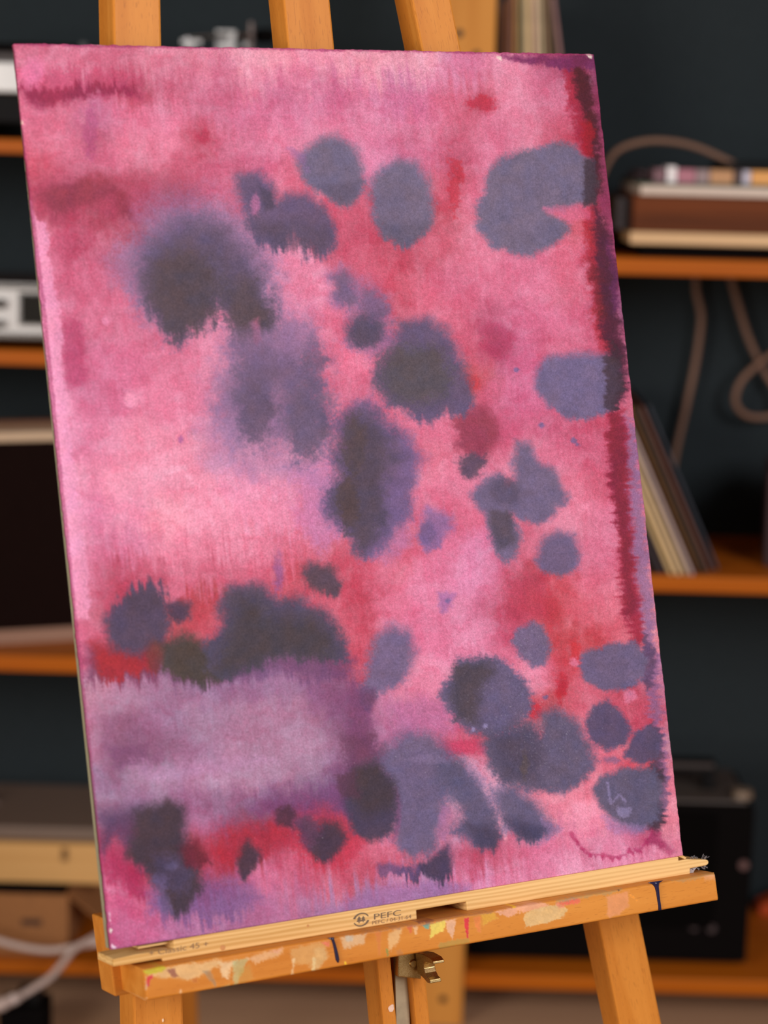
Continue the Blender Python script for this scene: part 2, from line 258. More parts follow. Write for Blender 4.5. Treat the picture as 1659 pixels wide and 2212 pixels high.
# ---- edge band, lower half: dark red, then lavender teeth
ink([(1316,890),(1348,890),(1360,960),(1362,1040),(1368,1140),(1374,1220),(1380,1300),(1398,1390),(1374,1402),(1350,1320),(1336,1200),(1324,1080),(1312,1000)], (158,40,64), .9, 9, 8, 0, 11)
ink([(1322,890),(1342,900),(1350,1000),(1356,1120),(1364,1240),(1370,1320),(1358,1330),(1342,1180),(1328,1070),(1318,1000)], (116,36,52), .65, 10, 9, 0, 8)
ink([(1356,900),(1372,940),(1382,1050),(1398,1200),(1410,1330),(1416,1390),(1398,1400),(1384,1310),(1372,1210),(1366,1090),(1358,980)], (143,106,144), .85, 9, 9, 0, 10)
ink([(1395,1400),(1420,1420),(1424,1500),(1432,1590),(1442,1680),(1420,1690),(1412,1600),(1402,1500)], (138,96,136), .8, 9, 12, 0, 16)
ink([(1412,1670),(1440,1680),(1446,1720),(1430,1760),(1412,1750)], (108,84,118), .8, 8, 10, 0, 14)
ink([(1395,1370),(1412,1400),(1412,1480),(1395,1490),(1385,1430)], (88,66,96), .8, 8, 8, 0, 10)
ink([(1408,1560),(1428,1575),(1425,1660),(1408,1665),(1400,1610)], (82,62,84), .8, 8, 8, 0, 12)
ink([(1405,1655),(1428,1660),(1424,1740),(1438,1775),(1415,1800),(1402,1785),(1400,1700)], (62,48,60), .9, 7, 8, 0, 12)
ink([(1408,1790),(1425,1800),(1432,1840),(1416,1825),(1400,1815)], (150,45,85), .8, 7, 7, 10, 8)
ink([(1425,1805),(1455,1840),(1445,1846),(1420,1822)], (165,60,100), .6, 7, 7)
# ---- lavender washes
ink([(330,450),(400,425),(480,445),(545,490),(590,560),(602,650),(590,720),(540,725),(500,690),(470,650),(430,700),(370,725),(330,690),(300,640),(290,560),(310,490)], (134, 112, 148), .8, 30, 24, 8); ink([(232,560),(270,530),(330,540),(340,650),(290,640),(250,610)], (150, 116, 152), .62, 22, 20, 12)
ink([(490,730),(560,690),(650,690),(690,745),(692,820),(708,900),(712,990),(650,985),(600,965),(560,985),(510,970),(470,900),(468,840),(490,790)], (136, 108, 142), .84, 26, 30, 10)
ink([(430,930),(520,900),(600,960),(700,980),(690,1040),(560,1030),(440,1010)], (172, 128, 164), .5, 36, 30)
ink([(640,1010),(720,1000),(740,1130),(700,1190),(650,1150)], (190,125,172), .55, 30, 20)
ink([(715,590),(745,590),(800,620),(840,650),(845,720),(870,760),(800,770),(750,740),(770,690),(720,650)], (150,108,148), .75, 14, 14, 6)
ink([(850,1110),(880,1100),(880,1180),(830,1210),(790,1205)], (175,118,165), .6, 18, 14)
ink([(640,1440),(730,1400),(765,1460),(795,1520),(800,1600),(700,1560)], (130,80,122), .45, 24, 16)
ink([(760,1470),(800,1500),(800,1590),(812,1640),(770,1640),(745,1540)], (122,66,102), .7, 20, 12)
ink([(840,1525),(900,1510),(960,1520),(975,1580),(930,1600),(870,1590)], (178,108,152), .5, 22, 16)
ink([(320,1930),(400,1895),(520,1900),(560,1940),(500,1985),(430,1990),(330,1985)], (120,86,136), .75, 16, 14, 34)
ink([(690,1985),(800,1920),(960,1905),(1010,1915),(960,1950),(800,1975)], (150,108,160), .6, 18, 12)
ink([(1000,1640),(1030,1650),(1062,1720),(1090,1790),(1070,1800),(1040,1730)], (214,160,190), .8, 12, 8)
ink([(1062,1700),(1085,1690),(1110,1790),(1095,1800)], (170,145,180), .6, 12, 8)
# ---- purple dusk at the left
ink([(185,1400),(240,1400),(345,1420),(340,1468),(280,1478),(240,1462),(190,1478)], (120,62,92), .85, 12, 10, 26)
ink([(200,1395),(330,1395),(335,1440),(300,1455),(230,1470),(205,1440)], (172,46,52), .9, 12, 10, 24)
ink([(345,1440),(480,1445),(560,1415),(700,1410),(760,1430),(740,1470),(600,1450),(470,1480),(380,1485)], (105,68,104), .7, 18, 14, 24)
ink([(215,1555),(280,1545),(340,1580),(360,1640),(280,1660),(235,1650),(215,1600)], (140,85,118), .5, 22, 18)
ink([(235,1615),(320,1612),(320,1650),(250,1655)], (118,68,104), .5, 16, 12)
ink([(270,1655),(320,1640),(320,1662),(560,1632),(600,1645),(330,1690)], (190,142,178), .5, 14, 14)
ink([(560,1750),(640,1715),(720,1690),(770,1640),(780,1760),(650,1780)], (112,62,108), .7, 26, 18, 14)
ink([(740,1590),(800,1590),(850,1640),(800,1680),(750,1660)], (104,60,86), .75, 20, 14)
ink([(470,1800),(520,1790),(620,1770),(640,1810),(560,1850),(500,1870),(460,1850)], (172,38,56), .7, 18, 14, 20)
ink([(640,1760),(720,1755),(800,1800),(760,1860),(690,1870),(640,1830)], (196,48,72), .6, 20, 14, 16)
ink([(215,1755),(300,1745),(310,1870),(250,1800),(220,1840)], (88,62,92), .85, 14, 10, 16)
ink([(235,1850),(300,1870),(310,1930),(285,1935),(240,1900)], (165,36,78), .6, 14, 12, 24)
# ---- blue-grey ink drops
ink([(655,330),(690,300),(735,295),(770,325),(785,370),(787,408),(760,442),(735,447),(690,415),(660,388),(645,355)], S, .97, 9, 9, 6)
ink([(690,400),(780,395),(762,440),(735,445)], (88,78,98), .45, 16, 8)
ink([(625,322),(660,335),(665,370)], (140,100,150), .5, 9, 7)
ink([(830,360),(865,345),(900,352),(925,390),(937,440),(927,490),(902,520),(870,531),(835,517),(813,480),(801,430),(808,385)], S, .97, 9, 9, 8)
ink([(815,480),(925,490),(900,520),(870,528),(830,515)], (88,80,98), .45, 16, 8, 8)
ink([(513,382),(558,372),(588,400),(598,438),(620,422),(660,420),(702,455),(725,490),(720,530),(705,556),(690,552),(674,520),(658,556),(640,500),(615,530),(590,542),(560,520),(535,490),(528,440),(513,410)], (98,84,112), .95, 9, 8, 22)
ink([(560,400),(585,415),(592,450),(575,455)], (80,68,84), .7, 9, 6); ink((552,445,9,20), (185,110,150), .75, 7, 6)
ink([(540,490),(640,480),(715,500),(700,545),(600,530)], (84,72,90), .6, 14, 10, 20)
ink([(330,520),(400,470),(460,480),(525,540),(570,610),(590,690),(580,712),(550,704),(520,728),(490,690),(470,650),(450,692),(430,712),(400,716),(385,732),(352,700),(318,650),(300,590),(312,545)], (98, 83, 106), .93, 19, 18, 16)
ink([(335,575),(390,540),(450,560),(478,600),(470,640),(450,690),(430,712),(395,716),(375,728),(350,690),(325,640)], (82, 69, 74), .85, 20, 16, 12); ink([(480,610),(540,610),(572,660),(584,700),(560,715),(520,728),(500,690)], (84, 70, 74), .8, 18, 14, 14)
ink([(545,700),(556,690),(566,740),(548,740)], (205,110,145), .7, 5, 4, 10)
ink((555,870,38,85), (98, 82, 104), .85, 24, 24, 8); ink((660,900,44,84), (100, 86, 110), .85, 22, 22, 6); ink((600,800,74,44), (112, 92, 120), .7, 26, 26); ink((545,745,44,36), (120, 96, 126), .6, 20, 18); ink((640,735,40,36), (150, 114, 150), .6, 20, 18); ink((680,790,22,50), (104, 86, 112), .6, 14, 14)
ink([(722,600),(745,592),(765,620),(775,655),(755,668),(725,640)], (110,92,122), .85, 10, 12, 8); ink([(790,630),(830,640),(845,668),(810,690),(780,670)], (116,94,124), .75, 11, 12); ink((790,716,38,34), (84,74,94), .94, 10, 11, 6); ink([(735,565),(742,570),(730,595),(722,592)], (160,110,150), .5, 5, 5)
ink([(862,700),(920,685),(970,725),(1000,790),(1012,845),(1018,870),(1005,895),(960,892),(930,912),(890,897),(840,872),(806,820),(820,775),(850,750)], (96,84,112), .95, 11, 12, 8)
ink((900,810,72,58), (88,79,82), .85, 28, 16)
ink([(770,870),(800,862),(835,908),(885,940),(908,990),(893,1060),(882,1115),(850,1150),(825,1190),(795,1207),(765,1185),(742,1140),(708,1128),(698,1090),(705,1055),(732,1030),(722,990),(730,960),(718,930),(740,895)], (112,92,132), .95, 14, 13, 6)
ink([(752,900),(800,892),(842,940),(852,1000),(822,1050),(832,1110),(802,1172),(778,1188),(752,1132),(718,1110),(718,1060),(745,1030),(738,970)], (82,70,82), .88, 20, 16, 6)
ink((765,960,22,60), (84,68,64), .5, 16, 12); ink((752,1085,20,55), (84,66,62), .6, 16, 12)
ink([(1055,370),(1085,340),(1150,325),(1195,309),(1240,318),(1272,350),(1284,400),(1275,440),(1215,452),(1185,458),(1222,480),(1228,500),(1190,530),(1150,551),(1110,548),(1065,530),(1038,495),(1026,450),(1050,420)], S, .97, 10, 9, 0, 6)
ink([(1175,452),(1270,442),(1275,470),(1235,478)], (222,110,145), .6, 9, 6)
ink([(1262,345),(1284,350),(1290,440),(1262,445)], (66,50,58), .85, 8, 7)
ink([(1160,795),(1185,772),(1240,765),(1305,766),(1330,790),(1338,835),(1322,880),(1270,906),(1225,901),(1185,875),(1156,840)], (113, 101, 133), .97, 7, 6, 6)
ink([(1308,770),(1336,775),(1344,840),(1328,885),(1308,880)], (66,48,56), .8, 8, 7, 0, 10)
ink([(990,1005),(1020,980),(1045,983),(1052,1000),(1030,1025),(1005,1032)], (88,72,90), .9, 9, 9, 0, 8)
ink([(1118,955),(1142,962),(1168,1000),(1195,1018),(1224,1078),(1200,1105),(1162,1130),(1130,1122),(1112,1108),(1102,1112),(1117,1130),(1125,1165),(1110,1205),(1095,1216),(1070,1187),(1054,1145),(1048,1110),(1014,1070),(1050,1033),(1080,1023),(1095,1045),(1115,1040),(1106,1000)], (111, 99, 127), .97, 8, 9, 5)
ink([(1060,1105),(1105,1110),(1110,1170),(1080,1185),(1060,1150)], (82,70,80), .7, 14, 10); ink((1090,1060,30,26), (84,72,90), .6, 16, 10)
ink([(1175,1165),(1205,1148),(1238,1155),(1252,1195),(1250,1220),(1215,1246),(1180,1238),(1160,1210),(1165,1185)], (109, 95, 125), .96, 8, 8, 4)
ink([(925,1095),(970,1118),(978,1142),(950,1175),(920,1190),(902,1160),(908,1135)], (135,104,152), .85, 9, 9, 6); ink((922,1150,16,24), (112,90,132), .7, 9, 7)
ink([(670,1215),(720,1230),(737,1260),(730,1283),(700,1285),(668,1270),(653,1240)], (86,70,82), .95, 8, 9, 8)
ink((601,1240,9,36), (148,92,142), .75, 9, 7, 8); ink([(950,1280),(985,1285),(975,1310),(952,1322)], (160,105,155), .75, 8, 8)
ink([(246,1312),(270,1285),(300,1266),(340,1262),(362,1298),(368,1350),(356,1394),(300,1412),(246,1400),(226,1350)], (84, 71, 92), .97, 10, 11, -20)
ink([(275,1290),(340,1275),(350,1310),(290,1320)], (80,64,78), .6, 12, 8, 16)
ink([(362,1303),(385,1298),(415,1303),(413,1330),(390,1345),(366,1330)], (80,62,80), .95, 7, 8, 8)
ink([(345,1392),(400,1368),(440,1392),(470,1385),(535,1390),(550,1425),(505,1450),(475,1470),(440,1480),(400,1474),(352,1448)], (74, 65, 60), .97, 11, 10, 16)
ink([(474,1310),(505,1266),(562,1268),(600,1294),(652,1294),(706,1328),(745,1385),(744,1432),(704,1424),(644,1420),(592,1414),(545,1440),(490,1460),(450,1452),(444,1385),(485,1350)], (82, 74, 96), .97, 11, 11, 10)
ink([(515,1300),(560,1305),(602,1340),(664,1336),(718,1378),(712,1420),(604,1412),(532,1440),(468,1450),(500,1370)], (74, 64, 68), .88, 18, 12, 10)
ink((335,1415,18,30), (110,58,56), .7, 10, 8, 12)
ink([(815,1375),(850,1352),(880,1368),(893,1410),(886,1450),(850,1480),(812,1505),(788,1485),(800,1430)], (113, 99, 131), .95, 10, 10, 6)
ink([(780,1480),(812,1490),(800,1530),(775,1520)], (104,70,104), .7, 10, 8)
ink([(990,1425),(1040,1418),(1090,1430),(1130,1468),(1150,1510),(1140,1546),(1100,1575),(1050,1592),(1000,1570),(968,1530),(948,1500),(975,1460)], (99, 90, 119), .97, 9, 9, 0, 8)
ink([(985,1440),(1040,1425),(1060,1450),(1030,1500),(1025,1560),(990,1550),(975,1500)], (74,64,70), .8, 16, 10)
ink([(1168,1545),(1195,1528),(1240,1550),(1267,1600),(1287,1645),(1262,1682),(1220,1707),(1150,1707),(1090,1692),(1058,1660),(1043,1610),(1060,1580),(1110,1568),(1150,1560),(1165,1592)], (97, 89, 113), .97, 10, 9, 4)
ink([(1060,1590),(1140,1570),(1175,1620),(1160,1690),(1090,1680)], (78,68,86), .7, 20, 10); ink((1133,1655,9,24), (92,78,76), .7, 9, 6)
ink([(1120,1360),(1150,1343),(1176,1365),(1189,1405),(1175,1435),(1150,1438),(1122,1415),(1108,1385)], (111, 99, 129), .96, 8, 8)
ink([(1263,1410),(1310,1395),(1372,1387),(1397,1420),(1394,1465),(1350,1487),(1300,1491),(1263,1470),(1253,1440)], (107, 95, 125), .97, 7, 7, 0, 6)
ink((1360,1450,7,30), (122,105,138), .5, 8, 6)
ink([(1285,1525),(1310,1513),(1342,1540),(1364,1575),(1347,1607),(1310,1621),(1278,1600),(1265,1560)], (90,78,106), .97, 7, 6)
ink([(1370,1585),(1402,1568),(1427,1590),(1422,1640),(1385,1650),(1350,1632)], (88,76,104), .97, 6, 6); ink((1322,1643,16,6), (130,95,130), .8, 5, 5)
ink([(1300,1680),(1350,1660),(1412,1660),(1430,1700),(1422,1770),(1387,1791),(1345,1787),(1300,1747),(1280,1705)], (95, 89, 113), .97, 8, 6)
ink([(1300,1765),(1345,1780),(1395,1785),(1370,1805),(1330,1800)], (165,125,170), .6, 10, 6)
ink([(818,1640),(880,1582),(930,1592),(985,1640),(1000,1690),(965,1720),(945,1790),(935,1842),(880,1852),(850,1800),(857,1740),(838,1690)], (105, 95, 125), .95, 13, 12, 6)
ink([(940,1640),(1000,1648),(1042,1690),(1068,1755),(1082,1810),(1060,1836),(1015,1812),(975,1790),(1005,1770),(975,1720),(945,1690)], (93, 87, 115), .95, 12, 11, 10)
ink([(1010,1780),(1078,1790),(1075,1835),(1040,1830)], (66,58,78), .7, 12, 8, 14)
ink((930,1640,40,8), (138,118,150), .5, 8, 8); ink([(955,1740),(970,1745),(965,1820),(945,1810)], (165,110,150), .6, 10, 8)
ink([(855,1700),(866,1740),(862,1800),(850,1815),(856,1750)], (140,80,120), .6, 6, 5)
ink([(1070,1712),(1110,1695),(1150,1730),(1192,1780),(1187,1800),(1150,1822),(1125,1815),(1095,1780),(1078,1750)], (97, 90, 117), .96, 12, 8, 10)
ink([(1095,1770),(1180,1785),(1150,1820),(1125,1812)], (66,60,84), .7, 12, 8, 12); ink([(1175,1770),(1210,1790),(1180,1815)], (150,118,158), .6, 10, 8)
ink([(764,1664),(810,1646),(848,1684),(860,1740),(848,1796),(800,1820),(762,1792),(744,1730)], (74, 63, 82), .97, 9, 7, 4)
ink([(770,1668),(815,1656),(845,1696),(848,1740),(790,1756),(758,1710)], (70, 57, 63), .85, 16, 8)
ink([(728,1680),(765,1665),(775,1720),(740,1720)], (88,56,72), .8, 13, 8)
ink([(292,1752),(345,1736),(362,1728),(394,1742),(400,1790),(400,1850),(428,1880),(434,1915),(408,1955),(378,1985),(358,1952),(332,1902),(312,1874),(276,1852),(292,1800)], (70, 56, 65), .98, 10, 8, 12)
ink([(330,1850),(390,1850),(415,1890),(400,1930),(350,1920)], (78,68,98), .7, 16, 8); ink((372,1872,14,7), (104,94,130), .5, 7, 6)
ink([(390,1830),(425,1815),(455,1870),(440,1870),(400,1870)], (96,36,50), .8, 10, 8, 10)
ink([(335,1890),(352,1900),(365,1955),(378,1980),(340,1955)], (113, 97, 143), .6, 10, 8, 14)
ink([(535,1815),(562,1845),(550,1872),(530,1897),(510,1870),(520,1838)], (72,54,68), .95, 7, 7, 10)
ink([(700,1775),(730,1783),(748,1810),(722,1845),(706,1866),(670,1842),(660,1805),(643,1785),(660,1770),(685,1790)], (70,56,70), .95, 8, 8, 8)
ink([(600,1750),(625,1738),(640,1760),(630,1785),(602,1780)], (80,48,62), .9, 8, 7); ink([(642,1770),(670,1765),(690,1790),(670,1840),(650,1815)], (96,62,90), .7, 10, 8)
ink([(968,1826),(976,1850),(977,1880),(952,1912),(935,1900),(900,1890),(860,1886),(890,1872),(925,1860)], (70,60,84), .95, 7, 6, 26)
ink([(815,1868),(850,1868),(905,1872),(900,1888),(850,1890),(820,1890)], (105,78,118), .8, 9, 8, 18)
ink((986,1814,5,5), (200,150,180), .4, 4, 3)
# ---- small drops and lifted marks
for q in [(1116,799,5),(1170,918,6),(1240,952,6),(1247,960,4),(968,1297,5),(1178,1507,6)]: ink((q[0], q[1], q[2], q[2]*.8), (120,98,142), .85, 2, 3)
for a, b in [((1313,1690),(1320,1738)),((1320,1738),(1338,1716)),((1338,1716),(1352,1732))]:
    ink([(a[0]-2,a[1]),(a[0]+2,a[1]-1),(b[0]+2,b[1]),(b[0]-2,b[1]+1)], (140,128,165), .75, 2.5, 2)
ink([(1332,1744),(1350,1746),(1364,1748),(1356,1768),(1338,1766)], (138,128,165), .8, 5, 6)
for q in [(1022,1575),(1048,1568)]: ink((q[0], q[1], 4, 4), (150,140,180), .8, 2, 1)
RING = [(1232,1800),(1246,1822),(1262,1838),(1280,1846),(1305,1850),(1335,1851),(1355,1846),(1362,1836),(1385,1832),(1398,1818),(1408,1796)]
for a, b in zip(RING, RING[1:]): ink([(a[0],a[1]-2.5),(b[0],b[1]-2.5),(b[0],b[1]+3),(a[0],a[1]+3)], (168,48,92), .7, 3, 6, 9)
# ---- bruised sheet edges
ink([(1085,122),(1200,122),(1285,118),(1290,140),(1240,150),(1190,142),(1150,138),(1110,132)], (112,42,84), .85, 5, 8, 8)
ink([(1262,116),(1278,115),(1277,126),(1270,122)], (236,228,205), 1, 1.5, 2); ink([(1072,122),(1082,124),(1086,132),(1078,129)], (238,215,200), .9, 1.5, 2)
ink([(196,94),(225,95),(226,98),(205,98)], (235,220,190), .9, 1.2, 2); ink([(44,258),(49,262),(50,270),(46,268)], (235,215,190), .9, 1.2, 1)
ink([(238,2004),(243,2008),(240,2016),(236,2012)], (242,236,226), 1, 1.2, 1); ink([(236,1970),(239,1975),(240,2000),(237,1990)], (228,205,215), .7, 1.2, 3, 6); ink([(243,2040),(252,2046),(248,2050),(240,2046)], (235,215,222), .9, 1.5, 2)
ink([(22,90),(1290,112),(1290,120),(22,97)], (150,45,88), .55, 2, 3)
ink([(26,95),(31,95),(39,200),(96,640),(147,1150),(241,2050),(234,2050),(140,1150),(88,640),(32,200)], (140,48,85), .45, 1.5, 2)
ink([(240,2050),(700,1977),(1100,1916),(1478,1855),(1480,1864),(700,1990),(240,2062)], (120,62,110), .5, 3, 4)

def lay(C, xs, ys, X, Y, strokes, nz, A=None):
    st, stf, sh, iso, iso2, fine, dust = nz
    for shape, col, al, soft, n, vfy, vfx in strokes:
        if soft >= 6:
            if isinstance(shape, tuple): size = 2 * min(shape[2:])
            else: size = min(max(p[0] for p in shape) - min(p[0] for p in shape), max(p[1] for p in shape) - min(p[1] for p in shape))
            soft = min(soft * 1.2, max(5, .2 * size))
        m = soft * 1.6 + n + max(vfy, vfx) + 14
        if isinstance(shape, tuple):
            ex, ey, rx, ry = shape; bx = (ex - rx - m, ex + rx + m, ey - ry - m, ey + ry + m)
        else:
            q = np.array(shape, float); bx = (q[:, 0].min() - m, q[:, 0].max() + m, q[:, 1].min() - m, q[:, 1].max() + m)
        i0, i1 = np.searchsorted(xs, bx[0]), np.searchsorted(xs, bx[1]); j0, j1 = np.searchsorted(ys, bx[2]), np.searchsorted(ys, bx[3])
        if i1 <= i0 or j1 <= j0: continue
        w = (slice(j0, j1), slice(i0, i1))
        yt, yb = (ey - ry, ey + ry) if isinstance(shape, tuple) else (q[:, 1].min(), q[:, 1].max())
        low = np.clip((Y[w] - yt) / (yb - yt + 1e-6) * 1.7 - .45, 0, 1)
        wf = low if vfy >= 0 else 1 - low
        x = X[w] + n * .95 * iso[w] + vfx * (sh[w] * 1.1)
        y = Y[w] + n * .95 * iso2[w] + abs(vfy) * wf * (st[w] * .8 + stf[w] * .9)
        sf = soft * (1 + .7 * (1 - wf)) if abs(vfy) > 3 else soft
        if isinstance(shape, tuple):
            k = np.hypot((x - ex) / rx, (y - ey) / ry); d = (1 - k) * min(rx, ry)
        else:
            d2 = np.full(x.shape, 1e9); ins = np.zeros(x.shape, bool)
            for (ax, ay), (bx_, by_) in zip(q, np.roll(q, -1, 0)):
                ux, uy = bx_ - ax, by_ - ay
                t = np.clip(((x - ax) * ux + (y - ay) * uy) / (ux * ux + uy * uy + 1e-9), 0, 1)
                d2 = np.minimum(d2, (x - ax - t * ux) ** 2 + (y - ay - t * uy) ** 2)
                c = ((ay > y) != (by_ > y)) & (x < (bx_ - ax) * (y - ay) / (by_ - ay + 1e-12) + ax)
                ins ^= c
            d = np.sqrt(d2) * np.where(ins, 1, -1)
        d = d + .22 * soft + (n * .7) * fine[w] + (.45 * soft + 1.2) * dust[w]
        t = np.clip((d + sf * .9) / (1.8 * sf), 0, 1); t = (t * t * (3 - 2 * t) * al)[..., None]
        if A is not None: A[w] = A[w] * (1 - t[..., 0]) + t[..., 0]
        cc = np.array(col, float) * (1 + .07 * iso[w] + .06 * fine[w] + .04 * dust[w])[..., None] + np.array([6, 1, -5]) * iso2[w][..., None]
        C[w] = C[w] * (1 - t) + cc * t
def paint(step=2.0, x0=10, y0=70, x1=1500, y1=2080):
    xs = np.arange(x0, x1, step); ys = np.arange(y0, y1, step)
    X, Y = np.meshgrid(xs, ys)
    pts = np.array([[float(v) for v in t.split()] for l in BASE.split('\n') for t in l.split(';')])
    cx = np.arange(x0 - 60, x1 + 60, 10.0); cy = np.arange(y0 - 60, y1 + 60, 10.0)
    GX, GY = np.meshgrid(cx, cy)
    acc = np.zeros(GX.shape + (3,)); wt = np.zeros(GX.shape)
    for px, py, r, g, b in pts:
        d2 = ((GX - px) ** 2 + (GY - py) ** 2 * 1.25)
        w = np.exp(-d2 / (2 * 27. ** 2)) + 2e-3 * np.exp(-d2 / (2 * 80. ** 2)) + 1e-9 / (1 + d2 / 1e4)
        acc += w[..., None] * np.array([r, g, b]); wt += w
    acc /= wt[..., None]
    # sheet axes: slanted downstroke direction
    U = X - 0.105 * Y
    st = fbm(U / 9., Y / 90., 5, 3)            # vertical streaks
    stf = fbm(U / 4.5, Y / 60., 15, 3)
    sh = fbm(X / 60., (Y + .03 * X) / 7., 25, 3)
    iso = fbm(X / 26., Y / 26., 35, 4); iso2 = fbm(X / 26., Y / 26., 45, 4)
    fine = fbm(X / 7., Y / 7., 55, 3); dust = fbm(X / 2.6, Y / 2.6, 57, 2)
    def bump(v, a, b, e): return np.clip((v - a) / e, 0, 1) * np.clip((b - v) / e, 0, 1)
    amp = 8 + 34 * bump(Y + .0 * X, 1080, 1330, 60) * bump(X, 120, 720, 60) + 26 * bump(Y, 90, 260, 40) * bump(X, 60, 1150, 60) \
        + 34 * bump(Y + .13 * (X - 240), 1840, 2100, 60) + 14 * bump(X, 300, 1000, 80)
    SX = X + 20 * iso + 5 * fine; SY = Y + 18 * iso2 + amp * (st * .8 + stf * .6)
    fx = np.clip((SX - cx[0]) / 10, 0, len(cx) - 2.001); fy = np.clip((SY - cy[0]) / 10, 0, len(cy) - 2.001)
    i, j = fx.astype(int), fy.astype(int); a = (fx - i)[..., None]; b = (fy - j)[..., None]
    C = (acc[j, i] * (1 - a) + acc[j, i + 1] * a) * (1 - b) + (acc[j + 1, i] * (1 - a) + acc[j + 1, i + 1] * a) * b
    lum = (C @ np.array([.3, .55, .15]))[..., None]
    hot = np.clip((C[..., :1] - C[..., 1:2] - 85) / 60, 0, 1)      # strongest reds are a cooler crimson
    C = C * (.92 - .07 * hot) + (.08 + .07 * hot) * lum; C[..., 2] += 2 * hot[..., 0]; C *= 1 - .04 * hot; C *= np.array([1.05, 1.03, 1.0]); C += (255 - C) * np.array([.04, .075, .06])
    vio = np.clip((SY - 1455) / 40, 0, 1) * np.clip((1800 - SY) / 40, 0, 1) * np.clip((800 - SX) / 60, 0, 1); C *= (1 - .06 * vio)[..., None]
    # mottled pigment in the wash
    wx, wy = X + 26 * iso2, Y + 26 * iso
    cl = fbm(wx / 55., wy / 60., 65, 4); cl2 = fbm(wx / 30., wy / 26., 75, 4); sk = fbm(U / 5., Y / 46., 77, 3)
    C *= (1 + .05 * cl + .05 * fine + .04 * dust)[..., None]
    C += np.array([8, 26, 24]) * (cl2 * .85 + sk * .3)[..., None]
    bloom = np.clip(fbm(wx / 70., wy / 80., 95, 4) * 2.4 - .35, 0, 1)[..., None]
    C = C * (1 - .16 * bloom) + .16 * bloom * np.array([238, 158, 186])
    lay(C, xs, ys, X, Y, STROKES, (st, stf, sh, iso, iso2, fine, dust))
    rs = np.random.RandomState(5)                # specular sparkle on the pigment, painted in as pale specks
    for gx, gy, sx_, sy_, cnt in ((1175, 1590, 70, 70, 150), (1150, 1400, 26, 34, 40), (1060, 1500, 60, 60, 70), (900, 1640, 70, 50, 60), (640, 1830, 40, 30, 30)):
        ax_, ay_ = rs.normal(gx, sx_, cnt), rs.normal(gy, sy_, cnt)
        for px, py in zip(ax_, ay_):
            i_, j_ = int((px - x0) / step), int((py - y0) / step)
            if 0 < i_ < C.shape[1] - 1 and 0 < j_ < C.shape[0] - 1:
                C[j_, i_] = C[j_, i_] * .55 + .45 * 200
    g = fbm(X / 3.2, Y / 3.2, 85, 2)
    C *= (1 + .06 * g)[..., None]
    return xs, ys, np.clip(C, 8, 250) / 255.

# ================================================================ the setting
def struct(name, v, f, mat, fr=None):
    o = mk(name, v, f, mat, None, fr); o['kind'] = 'structure'; return o
WALL_Y, SH_Y = 4.02, 3.60
struct('floor', *box(-3.0, 3.4, -1.6, WALL_Y, -.05, 0), floor_m)
struct('wall_back', *box(-3.0, 3.4, WALL_Y, WALL_Y + .1, 0, 2.7), wall_m)
bb = struct('baseboard_back', *box(-3.0, 3.4, WALL_Y - .014, WALL_Y - .0005, 0, .07), plain('skirting', (70, 66, 62), .6))

# ---------------------------------------------------------------- shelving
XU0, XU1 = at(962, 0, SH_Y).x, at(1073, 0, SH_Y).x
unit = thing('shelving_unit', 'orange pine shelving unit with one wide upright against the dark wall', 'shelving', ((XU0 + XU1) / 2, SH_Y + .19, 0))
def alongx(x0, x1, y0, y1, z0, z1): return frame(((x0 + x1) / 2, (y0 + y1) / 2, (z0 + z1) / 2), (1, 0, 0), (0, 0, 1))
def board(x0, x1, px, ytop, ybot, mat=shelf_w):
    zt, zb = at(px, ytop, SH_Y).z, at(px, ybot, SH_Y).z
    mk('shelf_board', *box(x0, x1, SH_Y, WALL_Y - .03, zb, zt), mat, unit, alongx(x0, x1, SH_Y, WALL_Y, zb, zt), bev=.002); return zt
XL, XR = -1.15, 1.15
v, f = box(XU0, XU1, SH_Y - .004, SH_Y + .036, 0, 2.15)
up = mk('upright', v, f, upright_w, unit, frame(((XU0 + XU1) / 2, SH_Y, 1.05), (0, 0, 1), (0, -1, 0)), bev=.002)
for kx, ky in ((992, 72), (1029, 118), (957, 2158)):
    c = at(kx, ky, SH_Y - .0045); mk('screw', *cyl(c + Vector((0, .003, 0)), c + Vector((0, -.0015, 0)), .0065, 16), plain('screw_dark', (52, 40, 28), .5, .4), up)
v, f = box(XU0, XU1, WALL_Y - .045, WALL_Y - .004, 0, 2.15); mk('rear_upright', v, f, upright_w, unit, frame(((XU0 + XU1) / 2, WALL_Y - .02, 1.05), (0, 0, 1), (0, -1, 0)))
g = .0015
zL1 = board(XL, XU0 - g, 20, 301, 331); zL2 = board(XL, XU0 - g, 40, 757, 789); zL3 = board(XL, XU0 - g, 80, 1418, 1452)
zR1 = board(XU1 + g, XR, 1500, 561, 597); zR2 = board(XU1 + g, XR, 1560, 1247, 1282)
zB = board(XL, XU0 - g, 110, 2079, 2106); zB2 = board(XU1 + g, XR, 1600, 2118, 2150)
for xx in (XL - .034, XR + .001):
    v, f = box(xx, xx + .033, SH_Y, WALL_Y - .03, 0, 2.15); mk('side_panel', v, f, upright_w, unit, frame((xx + .016, SH_Y + .2, 1.05), (0, 0, 1), (0, -1, 0)))

